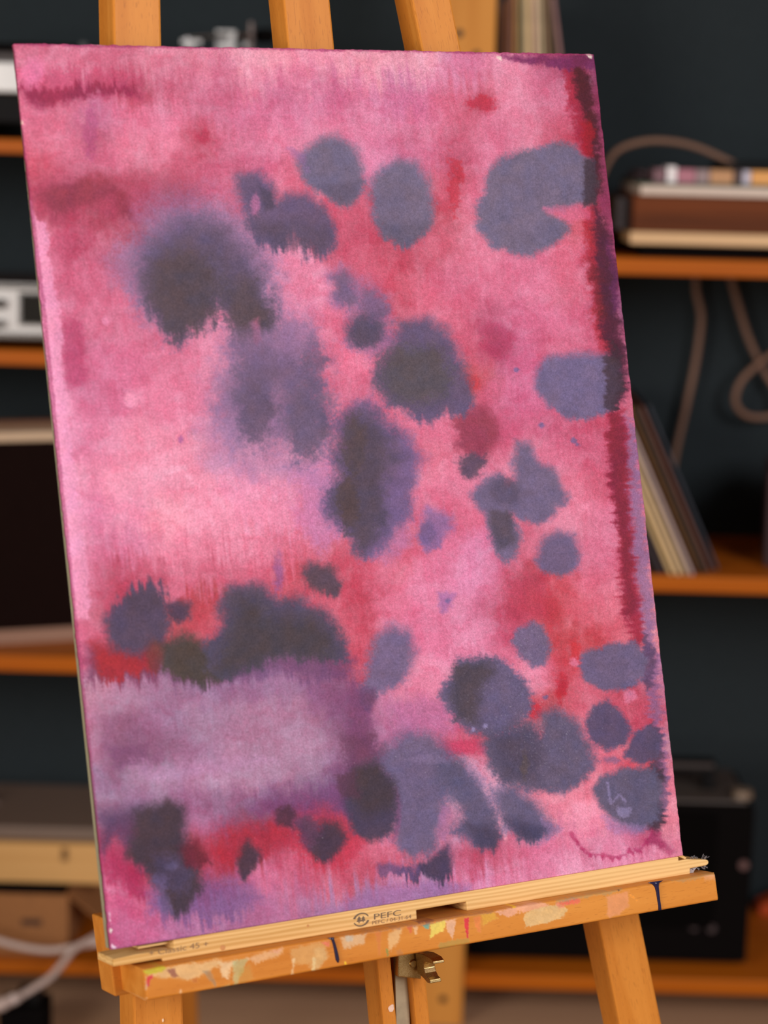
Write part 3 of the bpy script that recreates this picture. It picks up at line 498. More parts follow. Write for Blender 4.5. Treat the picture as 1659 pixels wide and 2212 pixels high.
# ================================================================ easel
efoot = Vector((0.02, 1.75, 0))
easel = thing('easel', 'beech artist easel with paint-splashed ledge holding the pink painting', 'easel', efoot)
def post(name, l0, l1, r0, r1, depth, top=.28, mat=beech, foot=True):
    """front face edges as two place pairs on the post plane"""
    out = []
    for p, q in ((l0, l1), (r0, r1)):
        a, b = ep(*p), ep(*q); d = (b - a).normalized()
        t0 = a - d * top; out.append((t0, d))
    back = -EN * depth; V = []
    for t0, d in out:
        for o in (Vector(), back):
            s0 = t0 + o; V.append(s0); V.append(s0 + d * ((0.0 - s0.z) / d.z) if foot else s0)
    # order: l-front top/bot, l-back top/bot, r-front top/bot, r-back top/bot
    F = [[0, 1, 5, 4], [2, 6, 7, 3], [0, 2, 3, 1], [4, 5, 7, 6], [0, 4, 6, 2], [1, 3, 7, 5]]
    d = (out[0][1] + out[1][1]).normalized(); mid = sum(V, Vector()) / 8
    return mk(name, V, F, mat, easel, frame(mid, d, EN), bev=.0022)
postL = post('front_leg', (243, 0), (289, 2212), (347.5, 0), (397, 2212), .042)
postR = post('front_leg', (889, 0), (1338, 2212), (975, 0), (1430, 2212), .036)
def seg(name, c4top, c4bot, depth, mat=beech, o=0.0, bev=.0018, par=None):
    """post segment from a left/right pair at the top to a pair at the bottom"""
    P = [ep(*c4top[0], o), ep(*c4top[1], o), ep(*c4bot[1], o), ep(*c4bot[0], o)]
    v, f = prism(P, -EN * depth); d = ((P[3] - P[0]) + (P[2] - P[1])).normalized()
    return mk(name, v, f, mat, par or easel, frame(sum(P, Vector()) / 4 - EN * depth / 2, d, EN), bev=bev)
def mx(y, e):    # x of the mast edge at height y
    return {'l': 612 + (828 - 612) * y / 2212, 'r': 713 + (930 - 713) * y / 2212}[e]
mast = seg('mast', ((mx(-500, 'l'), -500), (mx(-500, 'r'), -500)), ((mx(1500, 'l'), 1500), (mx(1500, 'r'), 1500)), .036)
for a, b, a2, b2 in ((0, .30, 0, .29), (.68, 1, .70, 1)):
    y0, y1 = 1500, 2900
    w0, w1 = mx(y0, 'r') - mx(y0, 'l'), mx(y1, 'r') - mx(y1, 'l')
    rl = seg('mast_rail', ((mx(y0, 'l') + a * w0, y0), (mx(y0, 'l') + b * w0, y0)), ((mx(y1, 'l') + a2 * w1, y1), (mx(y1, 'l') + b2 * w1, y1)), .036)
met = bpy.data.materials.new('zinc_brass'); met.use_nodes = True
_b = met.node_tree.nodes['Principled BSDF']; _b.inputs['Base Color'].default_value = lin((196, 160, 96)); _b.inputs['Metallic'].default_value = 1; _b.inputs['Roughness'].default_value = .36
_n = met.node_tree.nodes.new('ShaderNodeTexNoise'); _n.inputs['Scale'].default_value = 60; _r = met.node_tree.nodes.new('ShaderNodeValToRGB')
_r.color_ramp.elements[0].color = lin((150, 112, 52)); _r.color_ramp.elements[1].color = lin((205, 182, 130)); _r.color_ramp.elements[0].position = .35; _r.color_ramp.elements[1].position = .65
met.node_tree.links.new(_n.outputs['Fac'], _r.inputs[0]); met.node_tree.links.new(_r.outputs[0], _b.inputs['Base Color'])
steel = plain('dull_steel', (176, 160, 126), .5, .35, 0, 90, .12)
strip = seg('ratchet_strip', ((852, 2040), (882, 2040)), ((858, 2300), (888, 2300)), .004, steel, -.010, .0006); strip['label'] = 'flat dull metal ratchet strip'
seg('mast_back', ((mx(1480, 'l') + 6, 1480), (mx(1480, 'r') - 6, 1480)), ((mx(2900, 'l') + 6, 2900), (mx(2900, 'r') - 6, 2900)), .010, beech, -.0365)
# tie bar across the backs of the posts, half way up, hidden by the sheet
P = [ep(330, 1120, -.044), ep(1230, 1120, -.044), ep(1230, 1190, -.044), ep(330, 1190, -.044)]
v, f = prism(P, -EN * .02); mk('cross_bar', v, f, beech, easel, frame(P[0], P[1] - P[0], EN), bev=.002)
# rear leg going back to the floor
hinge = ep(238, -330, -.045); P0 = [hinge + SX * 0, hinge + SX * .033]
bot = atz(390, 2300, 0.0); bot = Vector((bot.x, bot.y, 0)); d = bot - hinge
V = [hinge, hinge + SX * .033, bot + SX * .033, bot]; V = [Vector((p.x, p.y, max(0, p.z))) for p in V]
v, f = prism(V, (0, .022, 0)); mk('rear_leg', v, f, beech, easel, frame(hinge, d, EN), bev=.002)

# ---- ledge: back board, tray with painted front
bp4 = [sp(201, 1985, -.085), sp(219, 2150.5, -.085)]
pf = [sp(226, 1985, -.0455), sp(248, 2153, -.0455)]
w = SX * .545
v, f = prism([pf[0], pf[0] + w, pf[1] + w, pf[1]], -SN * .0395)
mk('ledge_back', v, f, beech, easel, frame(pf[0] + w * .5, SX, SN), bev=.0015)
LO = .020
tl, tr, br, bl = [sp(x, y, LO) for x, y in ((309, 2094), (1546, 1885.5), (1554, 1945), (316, 2162.5))]
NU, NV = 620, 36
V, F = [], []
rnd = lambda t, e: 0 if e < t < 1 - e else ((1 - math.sqrt(max(0, 1 - ((e - min(t, 1 - t)) / e) ** 2))))
for j in range(NV + 1):
    for i in range(NU + 1):
        u, q = i / NU, j / NV
        p = tl * (1 - u) * (1 - q) + tr * u * (1 - q) + br * u * q + bl * (1 - u) * q
        V.append(p - SN * .003 * min(1, rnd(u, .004) + rnd(q, .09)))
F = [[j * (NU + 1) + i, j * (NU + 1) + i + 1, (j + 1) * (NU + 1) + i + 1, (j + 1) * (NU + 1) + i] for j in range(NV) for i in range(NU)]
k = len(V); TB = .0645
ring = [i for i in range(NU + 1)] + [(j + 1) * (NU + 1) - 1 for j in range(1, NV + 1)] + [NV * (NU + 1) + i for i in range(NU - 1, -1, -1)] + [j * (NU + 1) for j in range(NV - 1, 0, -1)]
V += [V[i] - SN * TB for i in ring]; m_ = len(ring)
F += [[ring[i], k + i, k + (i + 1) % m_, ring[(i + 1) % m_]] for i in range(m_)] + [[k + i for i in range(m_)]]
tray = mk('ledge_tray', V, F, beech_p, easel, frame((tl + br) / 2 - SN * .03, SX, SN), recalc=True)
L_ = []
def zs(pts, ox, oy, sc): return [(ox + x / sc, oy + y / sc) for x, y in pts]
def a1(pts, col, al, soft=2.2, n=3, fy=0): L_.append((zs(pts, 180, 1880, 2.9625), col, al, soft, n, fy, 0))
def a2(pts, col, al, soft=2.2, n=3, fy=0): L_.append((zs(pts, 680, 1850, 2.9625), col, al, soft, n, fy, 0))
def a3(pts, col, al, soft=2.2, n=3, fy=0): L_.append((zs(pts, 1200, 1780, 3.614), col, al, soft, n, fy, 0))
a1([(400, 640), (640, 600), (880, 570), (860, 610), (720, 690), (560, 690), (430, 680)], (228, 196, 140), .75, 5, 5)
a1([(375, 640), (500, 605), (530, 620), (500, 648), (400, 668)], (190, 176, 40), .9, 2, 2); a1([(402, 690), (440, 662), (445, 685), (428, 702), (415, 740), (400, 742)], (200, 44, 60), .9, 1.5, 3)
a1([(395, 670), (405, 680), (402, 820), (395, 830)], (205, 190, 170), .7, 1.2); a1([(530, 635), (585, 622), (602, 680), (570, 686)], (140, 82, 66), .8, 1.6)
a1([(765, 640), (810, 640), (850, 730), (845, 750), (800, 690)], (140, 122, 96), .7, 3); a1([(700, 690), (730, 690), (730, 716), (702, 714)], (180, 98, 34), .8, 2)
a1([(870, 590), (975, 570), (945, 640), (930, 690), (890, 690)], (228, 196, 148), .85, 4, 4, 4); a1([(960, 578), (1045, 560), (1020, 650), (980, 740), (962, 735)], (178, 184, 130), .75, 3, 4); a1([(1000, 640), (1060, 600), (1090, 690), (1000, 730)], (176, 140, 60), .5, 5)
a1([(880, 740), (940, 720), (940, 745), (890, 760)], (216, 202, 130), .7, 2); a1([(1040, 555), (1265, 500), (1275, 535), (1100, 600)], (230, 186, 140), .75, 3, 4, 4); a1([(1180, 520), (1270, 495), (1240, 530)], (226, 160, 130), .6, 3)
a1([(1320, 500), (1550, 455), (1545, 570), (1490, 635), (1475, 640), (1440, 600), (1350, 600)], (214, 178, 116), .6, 5, 5); a1([(1335, 560), (1350, 560), (1345, 668), (1332, 670)], (230, 200, 150), .7, 1.4); a1([(1465, 560), (1485, 560), (1482, 640), (1468, 645)], (226, 206, 150), .7, 1.4)
a1([(1510, 460), (1570, 450), (1572, 488), (1540, 475)], (224, 112, 90), .8, 1.6); a1([(610, 765), (626, 760), (628, 780), (615, 784)], (240, 200, 150), .8, 1)
a2([(0, 590), (60, 580), (90, 640), (0, 730)], (214, 178, 120), .5, 5); a2([(160, 520), (330, 490), (310, 560), (180, 590)], (222, 198, 160), .7, 4, 4); a2([(190, 510), (250, 500), (240, 545), (200, 545)], (176, 178, 168), .6, 3)
a2([(385, 485), (422, 475), (415, 625), (405, 625)], (206, 80, 56), .45, 2, 3, 6); a2([(465, 490), (565, 450), (530, 560), (490, 605), (478, 600)], (226, 194, 140), .7, 2.5, 4, 5); a2([(456, 596), (470, 592), (474, 630), (460, 640)], (112, 134, 62), .85, 1.2); a2([(588, 450), (625, 440), (620, 500)], (205, 70, 54), .7, 1.8, 2, 4); a2([(630, 445), (660, 440), (655, 500), (645, 500)], (232, 200, 160), .7, 1.4, 2, 5)
a2([(692, 435), (732, 424), (728, 462), (708, 464)], (96, 164, 146), .9, 1.4); a2([(735, 430), (845, 405), (832, 450), (822, 475), (770, 500), (735, 532), (728, 520), (740, 470)], (232, 208, 96), .95, 1.3, 2, 3); a2([(835, 415), (905, 400), (890, 470), (880, 540), (865, 500), (845, 470)], (228, 178, 140), .9, 1.4, 2, 3)
a2([(955, 400), (985, 388), (986, 460), (978, 524), (970, 520), (958, 450)], (204, 44, 64), .95, 1, 1); a2([(1010, 395), (1055, 380), (1062, 490), (1042, 480)], (226, 124, 66), .8, 1.8, 2, 3); a2([(1058, 372), (1150, 350), (1172, 395), (1130, 410), (1075, 440)], (220, 172, 56), .75, 3)
a2([(1150, 352), (1300, 315), (1400, 290), (1490, 300), (1440, 350), (1300, 360), (1240, 388), (1180, 368)], (230, 168, 136), .85, 2, 4, 4); a2([(1335, 395), (1350, 360), (1430, 330), (1560, 300), (1622, 340), (1560, 400), (1430, 438), (1345, 446)], (220, 184, 124), .92, 1.4, 3)
a2([(1540, 290), (1650, 258), (1700, 270), (1560, 335)], (224, 130, 98), .8, 2, 3); a2([(785, 572), (800, 550), (985, 527), (985, 552), (800, 590)], (136, 140, 66), .6, 1.4); a2([(1265, 312), (1285, 310), (1285, 328), (1270, 328)], (240, 196, 30), .95, .8, 1); a2([(186, 670), (198, 668), (202, 690), (188, 694)], (244, 200, 40), .95, .8, 1)
a2([(300, 480), (640, 425), (1150, 335), (1150, 352), (640, 445), (300, 495)], (120, 78, 66), .55, 2, 4, 3); a2([(520, 600), (555, 596), (560, 630), (530, 632)], (140, 92, 66), .5, 1.5, 4); a2([(655, 410), (760, 395), (760, 412), (660, 428)], (104, 54, 58), .7, 1.5, 2)
a3([(20, 612), (190, 570), (192, 608), (152, 632), (60, 622)], (226, 106, 78), .9, 1.6, 3, 3); a3([(402, 560), (570, 520), (568, 640), (500, 700), (425, 722), (405, 700)], (228, 150, 112), .7, 4, 3); a3([(570, 545), (590, 545), (645, 600), (632, 606)], (240, 150, 50), .8, 1.2)
a3([(0, 585), (150, 560), (520, 490), (520, 508), (400, 550), (250, 570), (0, 605)], (140, 132, 92), .6, 2.4, 4, 3); a3([(880, 440), (1250, 375), (1258, 400), (1000, 440)], (150, 128, 90), .6, 2.5, 4); a3([(1150, 405), (1255, 395), (1262, 440), (1160, 440)], (226, 170, 140), .55, 3); a3([(0, 640), (80, 660), (70, 720), (0, 720)], (220, 178, 116), .6, 3)
a3([(480, 512), (498, 512), (490, 526)], (40, 34, 50), .9, .8, 1)
def paint_attr(o, strokes, base, plane=None):
    me = o.data; n = len(me.vertices); co = np.empty(n * 3); me.vertices.foreach_get('co', co); co = co.reshape(-1, 3)
    Mw = np.array(WM[o.name]); wc = co @ Mw[:3, :3].T + Mw[:3, 3]
    d = wc - np.array(CAM); z = d @ np.array(_F); px = W / 2 + FPX * (d @ np.array(_R)) / z; py = H / 2 - FPX * (d @ np.array(_U)) / z
    fr_ = ((wc - np.array(ST)) @ np.array(SN)) > LO - .0035
    x0, x1, y0, y1 = px.min() - 4, px.max() + 4, py.min() - 4, py.max() + 4
    xs = np.arange(x0, x1, 1.0); ys = np.arange(y0, y1, 1.0); X, Y = np.meshgrid(xs, ys)
    nz = tuple(fbm(X / a, Y / b, s_, 3) for a, b, s_ in ((5, 60, 3), (2.5, 40, 8), (40, 5, 9), (16, 16, 10), (16, 16, 11), (4, 4, 12), (2, 2, 13)))
    C = np.zeros(X.shape + (3,)) + np.array(base, float); A = np.zeros(X.shape)
    lay(C, xs, ys, X, Y, strokes, nz, A)
    i = np.clip((px - x0).astype(int), 0, len(xs) - 1); j = np.clip((py - y0).astype(int), 0, len(ys) - 1)
    c = np.clip(C[j, i] / 255., 0, 1); c = np.where(c <= .04045, c / 12.92, ((c + .055) / 1.055) ** 2.4)
    out = np.ones((n, 4), np.float32); out[:, :3] = c; out[:, 3] = A[j, i] * fr_
    at_ = me.attributes.new('paint', 'FLOAT_COLOR', 'POINT'); at_.data.foreach_set('color', out.ravel())
paint_attr(tray, L_, (214, 150, 80))
# dried paint on the tray's left end
def blot(name, pts, col, o_, par, plane=sp, th=.0009, rough=.35, label=None):
    P = [plane(x, y, o_ + th) for x, y in pts]; v, f = prism(P, -(SN if plane is sp else EN) * (th + .0003))
    ob = mk(name, v, f, plain(name + '_tint', col, rough), par, bev=.0003, seg=1)
    if label: ob['label'] = label
    return ob
def drip(name, left, right, col, label):
    """a run of thick paint: outline left/right down its length, rounded section"""
    V, F = [], []; n = len(left); K = 8
    for a, b in zip(left, right):
        A_, B_ = sp(*a, LO), sp(*b, LO); r = (B_ - A_).length / 2
        for k_ in range(K + 1):
            t = k_ / K; V.append(A_.lerp(B_, t) + SN * (math.sin(math.pi * t) * min(r, .0022) * 1.0 + .00005))
    for i in range(n - 1):
        F += [[i * (K + 1) + q, i * (K + 1) + q + 1, (i + 1) * (K + 1) + q + 1, (i + 1) * (K + 1) + q] for q in range(K)]
    m0 = len(V); V += [sp(*left[i], LO - .001) for i in range(n)] + [sp(*right[i], LO - .001) for i in range(n)]
    F += [[i * (K + 1), (i + 1) * (K + 1), m0 + i + 1, m0 + i] for i in range(n - 1)] + [[i * (K + 1) + K, m0 + n + i, m0 + n + i + 1, (i + 1) * (K + 1) + K] for i in range(n - 1)]
    F += [list(range(K + 1)) + [m0 + n, m0], [(n - 1) * (K + 1) + q for q in range(K, -1, -1)] + [m0 + n - 1, m0 + 2 * n - 1]]
    o = mk(name, V, F, plain(name + '_ink', col, .16, 0, 0, 300, .15), easel, smooth=True); o['label'] = label
drip('paint_drip', [(707, 2026), (715, 2030), (718, 2038), (721, 2052), (723, 2064), (724.5, 2073), (728, 2079)], [(722, 2024), (722, 2029), (725, 2038), (729, 2052), (732, 2064), (733.5, 2073), (731.5, 2080)], (38, 36, 60), 'short dark blue paint drip')
drip('paint_drip', [(1399, 1906.5), (1409, 1910), (1414, 1917), (1417, 1928), (1419, 1942), (1421.5, 1956), (1422, 1966)], [(1433, 1901.5), (1425, 1907), (1423.5, 1915), (1424.5, 1928), (1426, 1942), (1428, 1955), (1429, 1965)], (30, 30, 62), 'long dark blue paint drip')
blot('paint_spot', [(838.5, 2179), (841, 2174), (848, 2169.5), (850.5, 2170), (851.5, 2180), (848, 2186), (842, 2186.5)], (236, 200, 172), 0.0, easel, ep, label='pale pink paint spot on the mast')
blot('paint_spot', [(350.5, 2202), (353.5, 2200), (354.5, 2205), (352.5, 2209), (350.5, 2207)], (246, 214, 170), 0.0, easel, ep)
# ---- latch under the ledge
lat = thing  # (the latch is fixed to the easel)
def lp(x, y, o=.0): return ep(x, y, o)
v, f = prism([lp(853, 2058), lp(899, 2048), lp(902, 2111), lp(884, 2109), lp(852, 2106)], EN * .008)
v2 = prism([lp(852, 2106, .0), lp(902, 2111, .0), lp(902, 2109, .0), lp(852, 2104, .0)], EN * .020)
lb = mk('latch_bracket', v, f, met, easel, bev=.0010); lb['label'] = 'folded brass-coloured latch bracket'
c = lp(892, 2081, .0081); mk('rivet', *cyl(c - EN * .001, c + EN * .0022, .0042, 18, .003), met, lb)
h0 = lp(897, 2060, .010)
prof = [(0, -1), (14, -3.5), (26, -3.2), (30, -1), (30, 1.4), (24, 1.6), (17, 2.8), (13.5, 6), (12.5, 10), (14, 14), (17, 17.4), (21, 18.4), (21, 21.6), (16, 22.4), (10, 20), (4, 18.5), (0, 18.5)]
v, f = prism([h0 + EN * (a * .00125) + SY * (c_ * .001) for a, c_ in prof], SX * .0115)
hook = mk('latch_hook', v, f, met, easel, bev=.0006); hook['label'] = 'curved brass-coloured latch hook'

# ================================================================ stretcher bar lying on the ledge
BO = .002
def b_(x, y, o=BO): return sp(x, y, o)
def topy(x): return 2053 - .1652 * (x - 240)
def boty(x): return 2077.2 - .1668 * (x - 353)
bar_c = b_(900, 1975)
bar = thing('stretcher_bar', 'pale pine stretcher bar with printed marks, lying on the easel ledge under the painting', 'stretcher bar', bar_c - SN * .02)
BD = .0455
main = [(376, topy(376)), (1466, topy(1466)), (1466, topy(1466) + 9), (1484, topy(1484) + 8.5), (1527, 1857), (1531, 1860), (1530.5, 1866), (1526, 1869.5), (1491, 1876), (1491, boty(1491)), (1009, boty(1009)), (1007.5, boty(1007) - 20), (899.5, boty(899) - 20), (901, boty(901)), (352, boty(352)), (350.5, 2070.5), (296, 2080), (245, 2088.5), (245, 2072), (296, 2061), (375, 2050)]
v, f = prism([b_(*p) for p in main], -SN * BD)
# triangulate the concave outline
rail = mk('rail', v, f, pine, bar, frame(bar_c - SN * BD / 2, SX, SN), bev=.0008, seg=2)
v, f = prism([b_(298, topy(298) + 1, -.010), b_(375.5, topy(375.5) + 1, -.010), b_(375.5, topy(375.5) + 6, -.010), b_(298, topy(298) + 7, -.010)], -SN * (BD - .014))
mk('tongue', v, f, pine, bar, frame(b_(330, 2050, 0), SX, SN), bev=.0005)
v, f = prism([b_(1466.5, topy(1466) + .2), b_(1475, topy(1475) - 1), b_(1483, topy(1483) + 5), b_(1480, topy(1480) + 7.5)], -SN * .010)
mk('splinter', v, f, pine, bar, frame(b_(1472, 1860), SX, SN))
stamp = plain('stamp_ink', (112, 88, 62), .7)
stamp2 = plain('stamp_ink_faint', (142, 106, 70), .7)
def text(name, body, x, y, hpx, wpx, mat, par, o=BO):
    cu = bpy.data.curves.new(name, 'FONT'); cu.body = body; cu.size = 1; ob = bpy.data.objects.new(name, cu); COL.objects.link(ob)
    dg = bpy.context.evaluated_depsgraph_get(); me = bpy.data.meshes.new_from_object(ob.evaluated_get(dg)); bpy.data.objects.remove(ob)
    n = len(me.vertices); co = np.empty(n * 3); me.vertices.foreach_get('co', co); co = co.reshape(-1, 3)
    wx, hy = co[:, 0].max() - co[:, 0].min(), co[:, 1].max() - co[:, 1].min(); co[:, 0] -= co[:, 0].min(); co[:, 1] -= co[:, 1].min()
    A_, B_, C_ = sp(x, y, o), sp(x + wpx, y - .1665 * wpx, o), sp(x - hpx * .02, y - hpx, o)
    sx, sy = (B_ - A_) / wx, (C_ - A_) / hy
    V = [A_ + sx * p[0] + sy * p[1] + SN * .00025 for p in co]; F = [list(p.vertices) for p in me.polygons]
    bpy.data.meshes.remove(me); return mk(name, V, F, mat, par, recalc=False)
text('stamped_text', '+ Classic 45 +', 322, 2065.5, 12, 128, stamp2, bar)
text('stamped_text', 'PEFC', 808, 1986.5, 12, 58, stamp, bar)
text('stamped_text', 'PEFC / 04-31-64', 804, 1997.5, 8, 84, stamp2, bar)
# round stamp: ring of two arrows around two trees
cx_, cy_ = 780, 1986.5; V, F = [], []
for a0, a1_ in ((20, 165), (200, 345)):
    k = len(V); nn = 22
    for i in range(nn + 1):
        t = math.radians(a0 + (a1_ - a0) * i / nn); w_ = 1.6 + 1.8 * i / nn
        for r_ in (15.5 - w_, 15.5 + w_ * .3): V.append(sp(cx_ + 1.08 * r_ * math.cos(t), cy_ - .92 * r_ * math.sin(t) - .1665 * 1.08 * r_ * math.cos(t), BO) + SN * .00025)
    F += [[k + 2 * i, k + 2 * i + 1, k + 2 * i + 3, k + 2 * i + 2] for i in range(nn)]
for tx, s_ in ((-4.5, 1), (4.5, .9)):
    k = len(V); pts = [(0, 8), (4.5, 2), (2.6, 2), (5.5, -4), (1, -4), (1, -7), (-1, -7), (-1, -4), (-5.5, -4), (-2.6, 2), (-4.5, 2)]
    V += [sp(cx_ + tx + x * s_, cy_ - y * s_ - .1665 * (tx + x * s_), BO) + SN * .0002 for x, y in pts]; F.append(list(range(k, k + len(pts))))
mk('stamped_emblem', V, F, stamp, bar, recalc=False)
# knots in the timber
for kx, ky, rr in ((481, 2047, .0032), (665, 2000, .0016)):
    c = sp(kx, ky, BO); mk('knot', *cyl(c - SN * .001, c + SN * .0002, rr, 14, rr * .7), plain('knot_brown', (196, 134, 70), .6), bar)
# lint caught on the broken tip
V, F = [], []
rl_ = random.Random(7)
for q in range(26):
    x0, y0 = rl_.uniform(1488, 1522), 0; y0 = 1863 - .166 * (x0 - 1488)
    p = [sp(x0, y0, 0 - q * .0006)]; dx, dy = rl_.uniform(-6, 10), -rl_.uniform(3, 15)
    for s_ in range(1, 5): p.append(sp(x0 + dx * s_ / 4 + rl_.uniform(-2, 2), y0 + dy * s_ / 4, 0 - q * .0006 + rl_.uniform(-.002, .002)))
    v, f = tube(spline(p, 4), .00022, 4); F += [[i + len(V) for i in g_] for g_ in f]; V += v
for q in range(22):
    x0 = rl_.uniform(1490, 1524); y0 = 1875 - .166 * (x0 - 1490)
    p = [sp(x0, y0, 0 - q * .0004)]; dx, dy = rl_.uniform(-2, 14), rl_.uniform(0, 7)
    for s_ in range(1, 5): p.append(sp(x0 + dx * s_ / 4, y0 + dy * s_ / 4 + rl_.uniform(-1, 1), 0 - q * .0004 + rl_.uniform(-.002, .002)))
    v, f = tube(spline(p, 4), .0003, 4); F += [[i + len(V) for i in g_] for g_ in f]; V += v
lint = mk('lint_tuft', V, F, plain('lint_grey', (150, 142, 140), .9), bar, smooth=True, recalc=False); lint['kind'] = 'stuff'; lint['label'] = 'grey lint fibres on the broken tip'
v, f = prism([b_(1491, 1877, 0), b_(1506, 1873, 0), b_(1500, 1880, 0), b_(1497, 1888, 0), b_(1490, 1889, 0)], -SN * .006); mk('torn_paper', v, f, plain('torn_grey', (168, 156, 150), .9), bar)

# ================================================================ the painting
ptg = thing('painting', 'pink and crimson watercolour with slate-blue ink blots standing on the easel', 'painting', suv(.5, 1, -.006))
NX, NY = 700, 1000
U_, V_ = np.meshgrid(np.linspace(0, 1, NX + 1), np.linspace(0, 1, NY + 1))
aS, bS, tS, nS = (np.array(q) for q in (SA, SB, ST, SN))
# deckle edge
dk = lambda t, s_: (fbm(t * 90, t * 0 + s_, s_, 3) * .0007)
ew = lambda t: np.clip(1 - t * 60, 0, 1)
pos = tS + U_[..., None] * aS + V_[..., None] * bS
axu, bxu = aS / np.linalg.norm(aS), bS / np.linalg.norm(bS)
pos += (dk(V_, 11) * ew(U_))[..., None] * axu + (dk(V_, 12) * ew(1 - U_))[..., None] * axu + (dk(U_, 13) * ew(V_))[..., None] * bxu
pos += nS * ((fbm(U_ * 3, V_ * 4, 91, 2) * .0004) - .0012 * ew(V_) ** 2 - .0015 * ew(U_) ** 2)[..., None]
d = pos - np.array(CAM); z = d @ np.array(_F); PX = W / 2 + FPX * (d @ np.array(_R)) / z; PY = H / 2 - FPX * (d @ np.array(_U)) / z
xs, ys, C = paint(1.5)
fx = np.clip((PX - xs[0]) / 1.5, 0, len(xs) - 2.001); fy = np.clip((PY - ys[0]) / 1.5, 0, len(ys) - 2.001)
i0, j0 = fx.astype(int), fy.astype(int); a_, b__ = (fx - i0)[..., None], (fy - j0)[..., None]
CC = (C[j0, i0] * (1 - a_) + C[j0, i0 + 1] * a_) * (1 - b__) + (C[j0 + 1, i0] * (1 - a_) + C[j0 + 1, i0 + 1] * a_) * b__
CC = np.where(CC <= .04045, CC / 12.92, ((CC + .055) / 1.055) ** 2.4)
nv = (NX + 1) * (NY + 1); org = np.array(suv(.5, .5, 0)); me = bpy.data.meshes.new('paper_sheet')
FRM = frame(suv(.5, .5, 0), -SB, SN); Rm = np.array(FRM)[:3, :3]
loc = ((pos.reshape(-1, 3) - org) @ Rm).astype(np.float32)
ids = np.arange(nv).reshape(NY + 1, NX + 1)
q = np.stack([ids[:-1, :-1], ids[1:, :-1], ids[1:, 1:], ids[:-1, 1:]], -1).reshape(-1, 4)
edge = np.concatenate([ids[0, :], ids[1:, -1], ids[-1, -2::-1], ids[-2:0:-1, 0]])
back = (loc[edge] - (np.array(SN) @ Rm) * .0050).astype(np.float32); nb = len(edge); bi = nv + np.arange(nb)
sk = np.stack([edge, np.roll(edge, -1), np.roll(bi, -1), bi], -1)
allv = np.concatenate([loc, back]); allq = np.concatenate([q, sk]).astype(np.int32)
me.vertices.add(len(allv)); me.vertices.foreach_set('co', allv.ravel())
me.loops.add(allq.size); me.loops.foreach_set('vertex_index', allq.ravel())
me.polygons.add(len(allq)); me.polygons.foreach_set('loop_start', np.arange(0, allq.size, 4, dtype=np.int32))
me.update(calc_edges=True)
at_ = me.attributes.new('paint', 'FLOAT_COLOR', 'POINT'); cc = np.ones((len(allv), 4), np.float32); cc[:nv, :3] = CC.reshape(-1, 3)
cc[nv:, :3] = np.array(lin((92, 26, 44))[:3]); at_.data.foreach_set('color', cc.ravel())
pm = bpy.data.materials.new('watercolour_paper'); pm.use_nodes = True; nt = pm.node_tree; N, Lk = nt.nodes, nt.links; b = N['Principled BSDF']
b.inputs['Roughness'].default_value = .62; b.inputs['Specular IOR Level'].default_value = .12
an = N.new('ShaderNodeAttribute'); an.attribute_name = 'paint'; tc = N.new('ShaderNodeTexCoord')
n1 = N.new('ShaderNodeTexNoise'); n1.inputs['Scale'].default_value = 620; n1.inputs['Detail'].default_value = 3; Lk.new(tc.outputs['Object'], n1.inputs['Vector'])
n2 = N.new('ShaderNodeTexNoise'); n2.inputs['Scale'].default_value = 1500; n2.inputs['Detail'].default_value = 2; Lk.new(tc.outputs['Object'], n2.inputs['Vector'])
ad = N.new('ShaderNodeMath'); ad.operation = 'ADD'; Lk.new(n1.outputs['Fac'], ad.inputs[0]); Lk.new(n2.outputs['Fac'], ad.inputs[1])
mr = N.new('ShaderNodeMapRange'); mr.inputs['From Min'].default_value = .7; mr.inputs['From Max'].default_value = 1.3; mr.inputs['To Min'].default_value = GAIN * .78; mr.inputs['To Max'].default_value = GAIN * 1.22; Lk.new(ad.outputs[0], mr.inputs['Value'])
ml = N.new('ShaderNodeVectorMath'); ml.operation = 'SCALE'; Lk.new(an.outputs['Color'], ml.inputs[0]); Lk.new(mr.outputs[0], ml.inputs['Scale']); Lk.new(ml.outputs[0], b.inputs['Base Color'])
bp = N.new('ShaderNodeBump'); bp.inputs['Strength'].default_value = .25; bp.inputs['Distance'].default_value = .0006; Lk.new(n1.outputs['Fac'], bp.inputs['Height']); Lk.new(bp.outputs[0], b.inputs['Normal'])
me.materials.append(pm)
sheet = bpy.data.objects.new('paper_sheet', me); COL.objects.link(sheet); sheet.parent = ptg; sheet.matrix_basis = WM[ptg.name].inverted() @ FRM; WM['paper_sheet'] = FRM
for p in me.polygons: pass
me.polygons.foreach_set('use_smooth', np.ones(len(allq), bool))
iu, iv = .0016, .0012
P = [suv(iu + .0008, iv, -.0054), suv(1 - iu, iv, -.0054), suv(1 - iu, 1 - .001, -.0054), suv(iu - .004, 1 - .001, -.0054)]
v, f = prism(P, -SN * .0055); pb = mk('backing_board', v, f, plain('board_grey', (150, 144, 112), .7), ptg, bev=.0006); pb['label'] = 'pale grey-green backing board edge'

# ================================================================ things on the shelves, left bay
def bx(name, x0, x1, y0, y1, z0, z1, mat, par=None, bev=.002, fr=None):
    return mk(name, *box(x0, x1, y0, y1, z0, z1), mat, par, fr, bev=bev)
